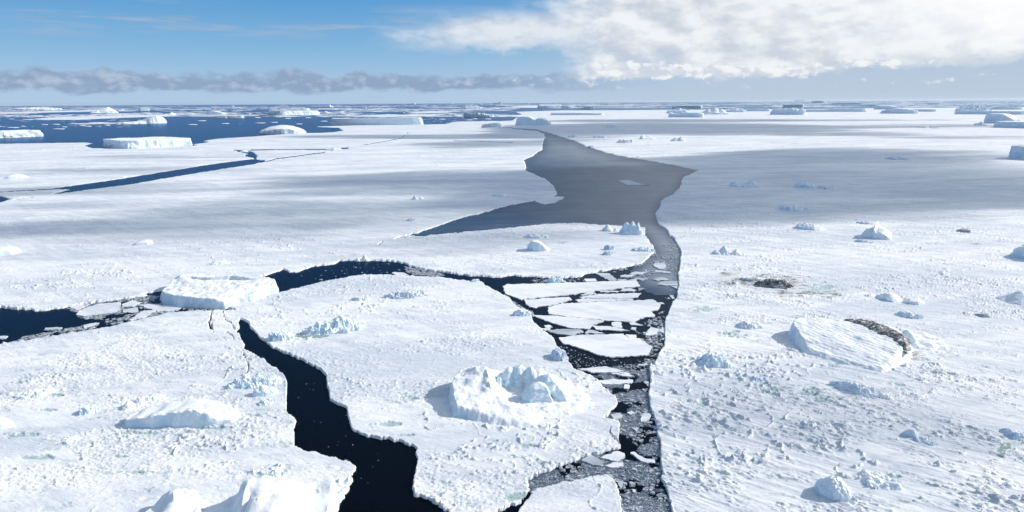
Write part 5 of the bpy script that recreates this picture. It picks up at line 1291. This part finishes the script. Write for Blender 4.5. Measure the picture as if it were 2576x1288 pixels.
# ------------------------------------------------------------------ clouds overhead, out of the picture to the right: their shadows band the ice
CLOUD_Z = 1300.0
def cloud(u, v, ru, rv, thick, seed, solid=0.0, rot=0.0, stretch=3.0):
    cx, cy = P(u, v)
    _, ya = P(u, v + rv); _, yb = P(u, max(v - rv, 262))
    ry = (yb - ya) / 2; cy = (ya + yb) / 2
    m = float(mpp(cx, cy)); rx = ru * m
    off = CLOUD_Z / math.tan(SUN_EL)
    ox, oy = cx + off * math.sin(SUN_AZ), cy + off * math.cos(SUN_AZ)
    n = 120
    g = np.linspace(-1.25, 1.25, n)
    gx, gy = np.meshgrid(g, g)
    x = gx.ravel(); y = gy.ravel()
    X_, Y_ = x * rx, y * ry
    L = min(rx, ry)
    r2 = x * x + y * y
    t = (1 - r2) + 0.75 * fbm(X_ / (L * 1.6 * stretch / 2) + seed, Y_ / (L * 0.7) + seed, seed, 5, 0.55)
    t = t + solid * sstep(1.25 - r2, 0, 0.6) + (0.42 - 0.3 * min(1, solid)) * fbm(X_ / (L * 0.8) + seed, Y_ / (L * 0.22) + seed, seed + 9, 4, 0.6)
    t = 0.75 * np.clip(t, 0, 1.2) ** 1.4 * sstep(1.5 - r2, 0, 0.5)
    bumpy = 0.8 + 0.5 * np.abs(fbm(X_ / (0.25 * L), Y_ / (0.25 * L), seed + 2, 4))
    up = thick * t * bumpy; dn = -0.25 * thick * t
    F = grid_faces(n, n)
    k = t[F].max(1) > 0
    zero = t <= 0
    N = n * n
    V = np.concatenate([np.c_[X_, Y_, up], np.c_[X_, Y_, dn]])
    idx = np.arange(N); low = np.where(zero, idx, idx + N)
    Fk = F[k]
    allF = np.concatenate([Fk, low[Fk][:, ::-1]])
    v_, f_, _ = keep_faces(V, allF, np.ones(len(allF), bool))
    o = link("cloud", mesh_np("cloud", v_, f_, M_CLOUD, True), loc=(ox, oy, CLOUD_Z))
    o.rotation_euler = (0, 0, rot)
    tag(o, "low grey cloud drifting high over the ice to the right", "cloud", "clouds overhead", 'stuff')
    return o
CL = [
 # u, v, ru, rv, thickness
 (150, 580, 340, 26, 85, 1), (560, 567, 360, 30, 110, 2), (950, 470, 430, 30, 110, 3), (1180, 455, 300, 32, 140, 4), (760, 525, 520, 26, 75, 5), (200, 480, 360, 18, 70, 6), (350, 430, 340, 10, 60, 7), (500, 600, 500, 16, 40, 31), (1050, 560, 300, 26, 60, 32), (300, 640, 420, 14, 22, 33), (420, 395, 300, 6, 40, 34),
 (1090, 344, 400, 7.0, 130, 8), (1280, 363, 230, 12, 110, 9), (1180, 610, 260, 30, 50, 10), (180, 520, 260, 12, 40, 21),
 (1930, 492, 640, 78, 150, 11, 0.5), (2430, 462, 460, 84, 150, 12, 0.5), (1740, 508, 260, 88, 110, 13, 0.4), (1540, 500, 220, 84, 110, 22, 0.2), (2270, 392, 290, 22, 150, 29, 0.4),
 (1690, 326, 430, 18, 170, 14, 0.5), (1420, 334, 190, 20, 140, 15, 0.3), (2180, 338, 240, 7, 110, 16), (2300, 318, 380, 5, 100, 17, 0.2), (1700, 304, 360, 5, 130, 18, 0.2), (2100, 303, 320, 3.0, 90, 19), (2450, 346, 260, 5, 60, 20),
 (1450, 590, 220, 20, 70, 23), (1600, 720, 90, 30, 25, 24), (2130, 1070, 460, 150, 40, 25), (1450, 1180, 260, 70, 22, 35), (350, 960, 300, 40, 14, 36), (380, 790, 30, 6, 0.1, 26),
]
for c in CL[:-1]:
    cloud(*c)

# ------------------------------------------------------------------ thin air haze over the whole place
def haze():
    w, z0, z1 = 66000.0, -4.0, 150.0
    V = [(-w, -w, z0), (w, -w, z0), (w, w, z0), (-w, w, z0), (-w, -w, z1), (w, -w, z1), (w, w, z1), (-w, w, z1)]
    F = [[3, 2, 1, 0], [4, 5, 6, 7], [0, 1, 5, 4], [1, 2, 6, 5], [2, 3, 7, 6], [3, 0, 4, 7]]
    m, T = material("thin_haze")
    v = T.n('ShaderNodeVolumePrincipled')
    v.inputs['Color'].default_value = (0.80, 0.89, 1.0, 1)
    v.inputs['Density'].default_value = 0.7e-5
    v.inputs['Anisotropy'].default_value = 0.35
    o = T.n('ShaderNodeOutputMaterial')
    T.t.links.new(v.outputs[0], o.inputs['Volume'])
    h = link("haze", mesh_np("haze", np.array(V, float), F, m))
    tag(h, "faint blue haze over the ice and the far sea", "haze", kind='stuff')
haze()
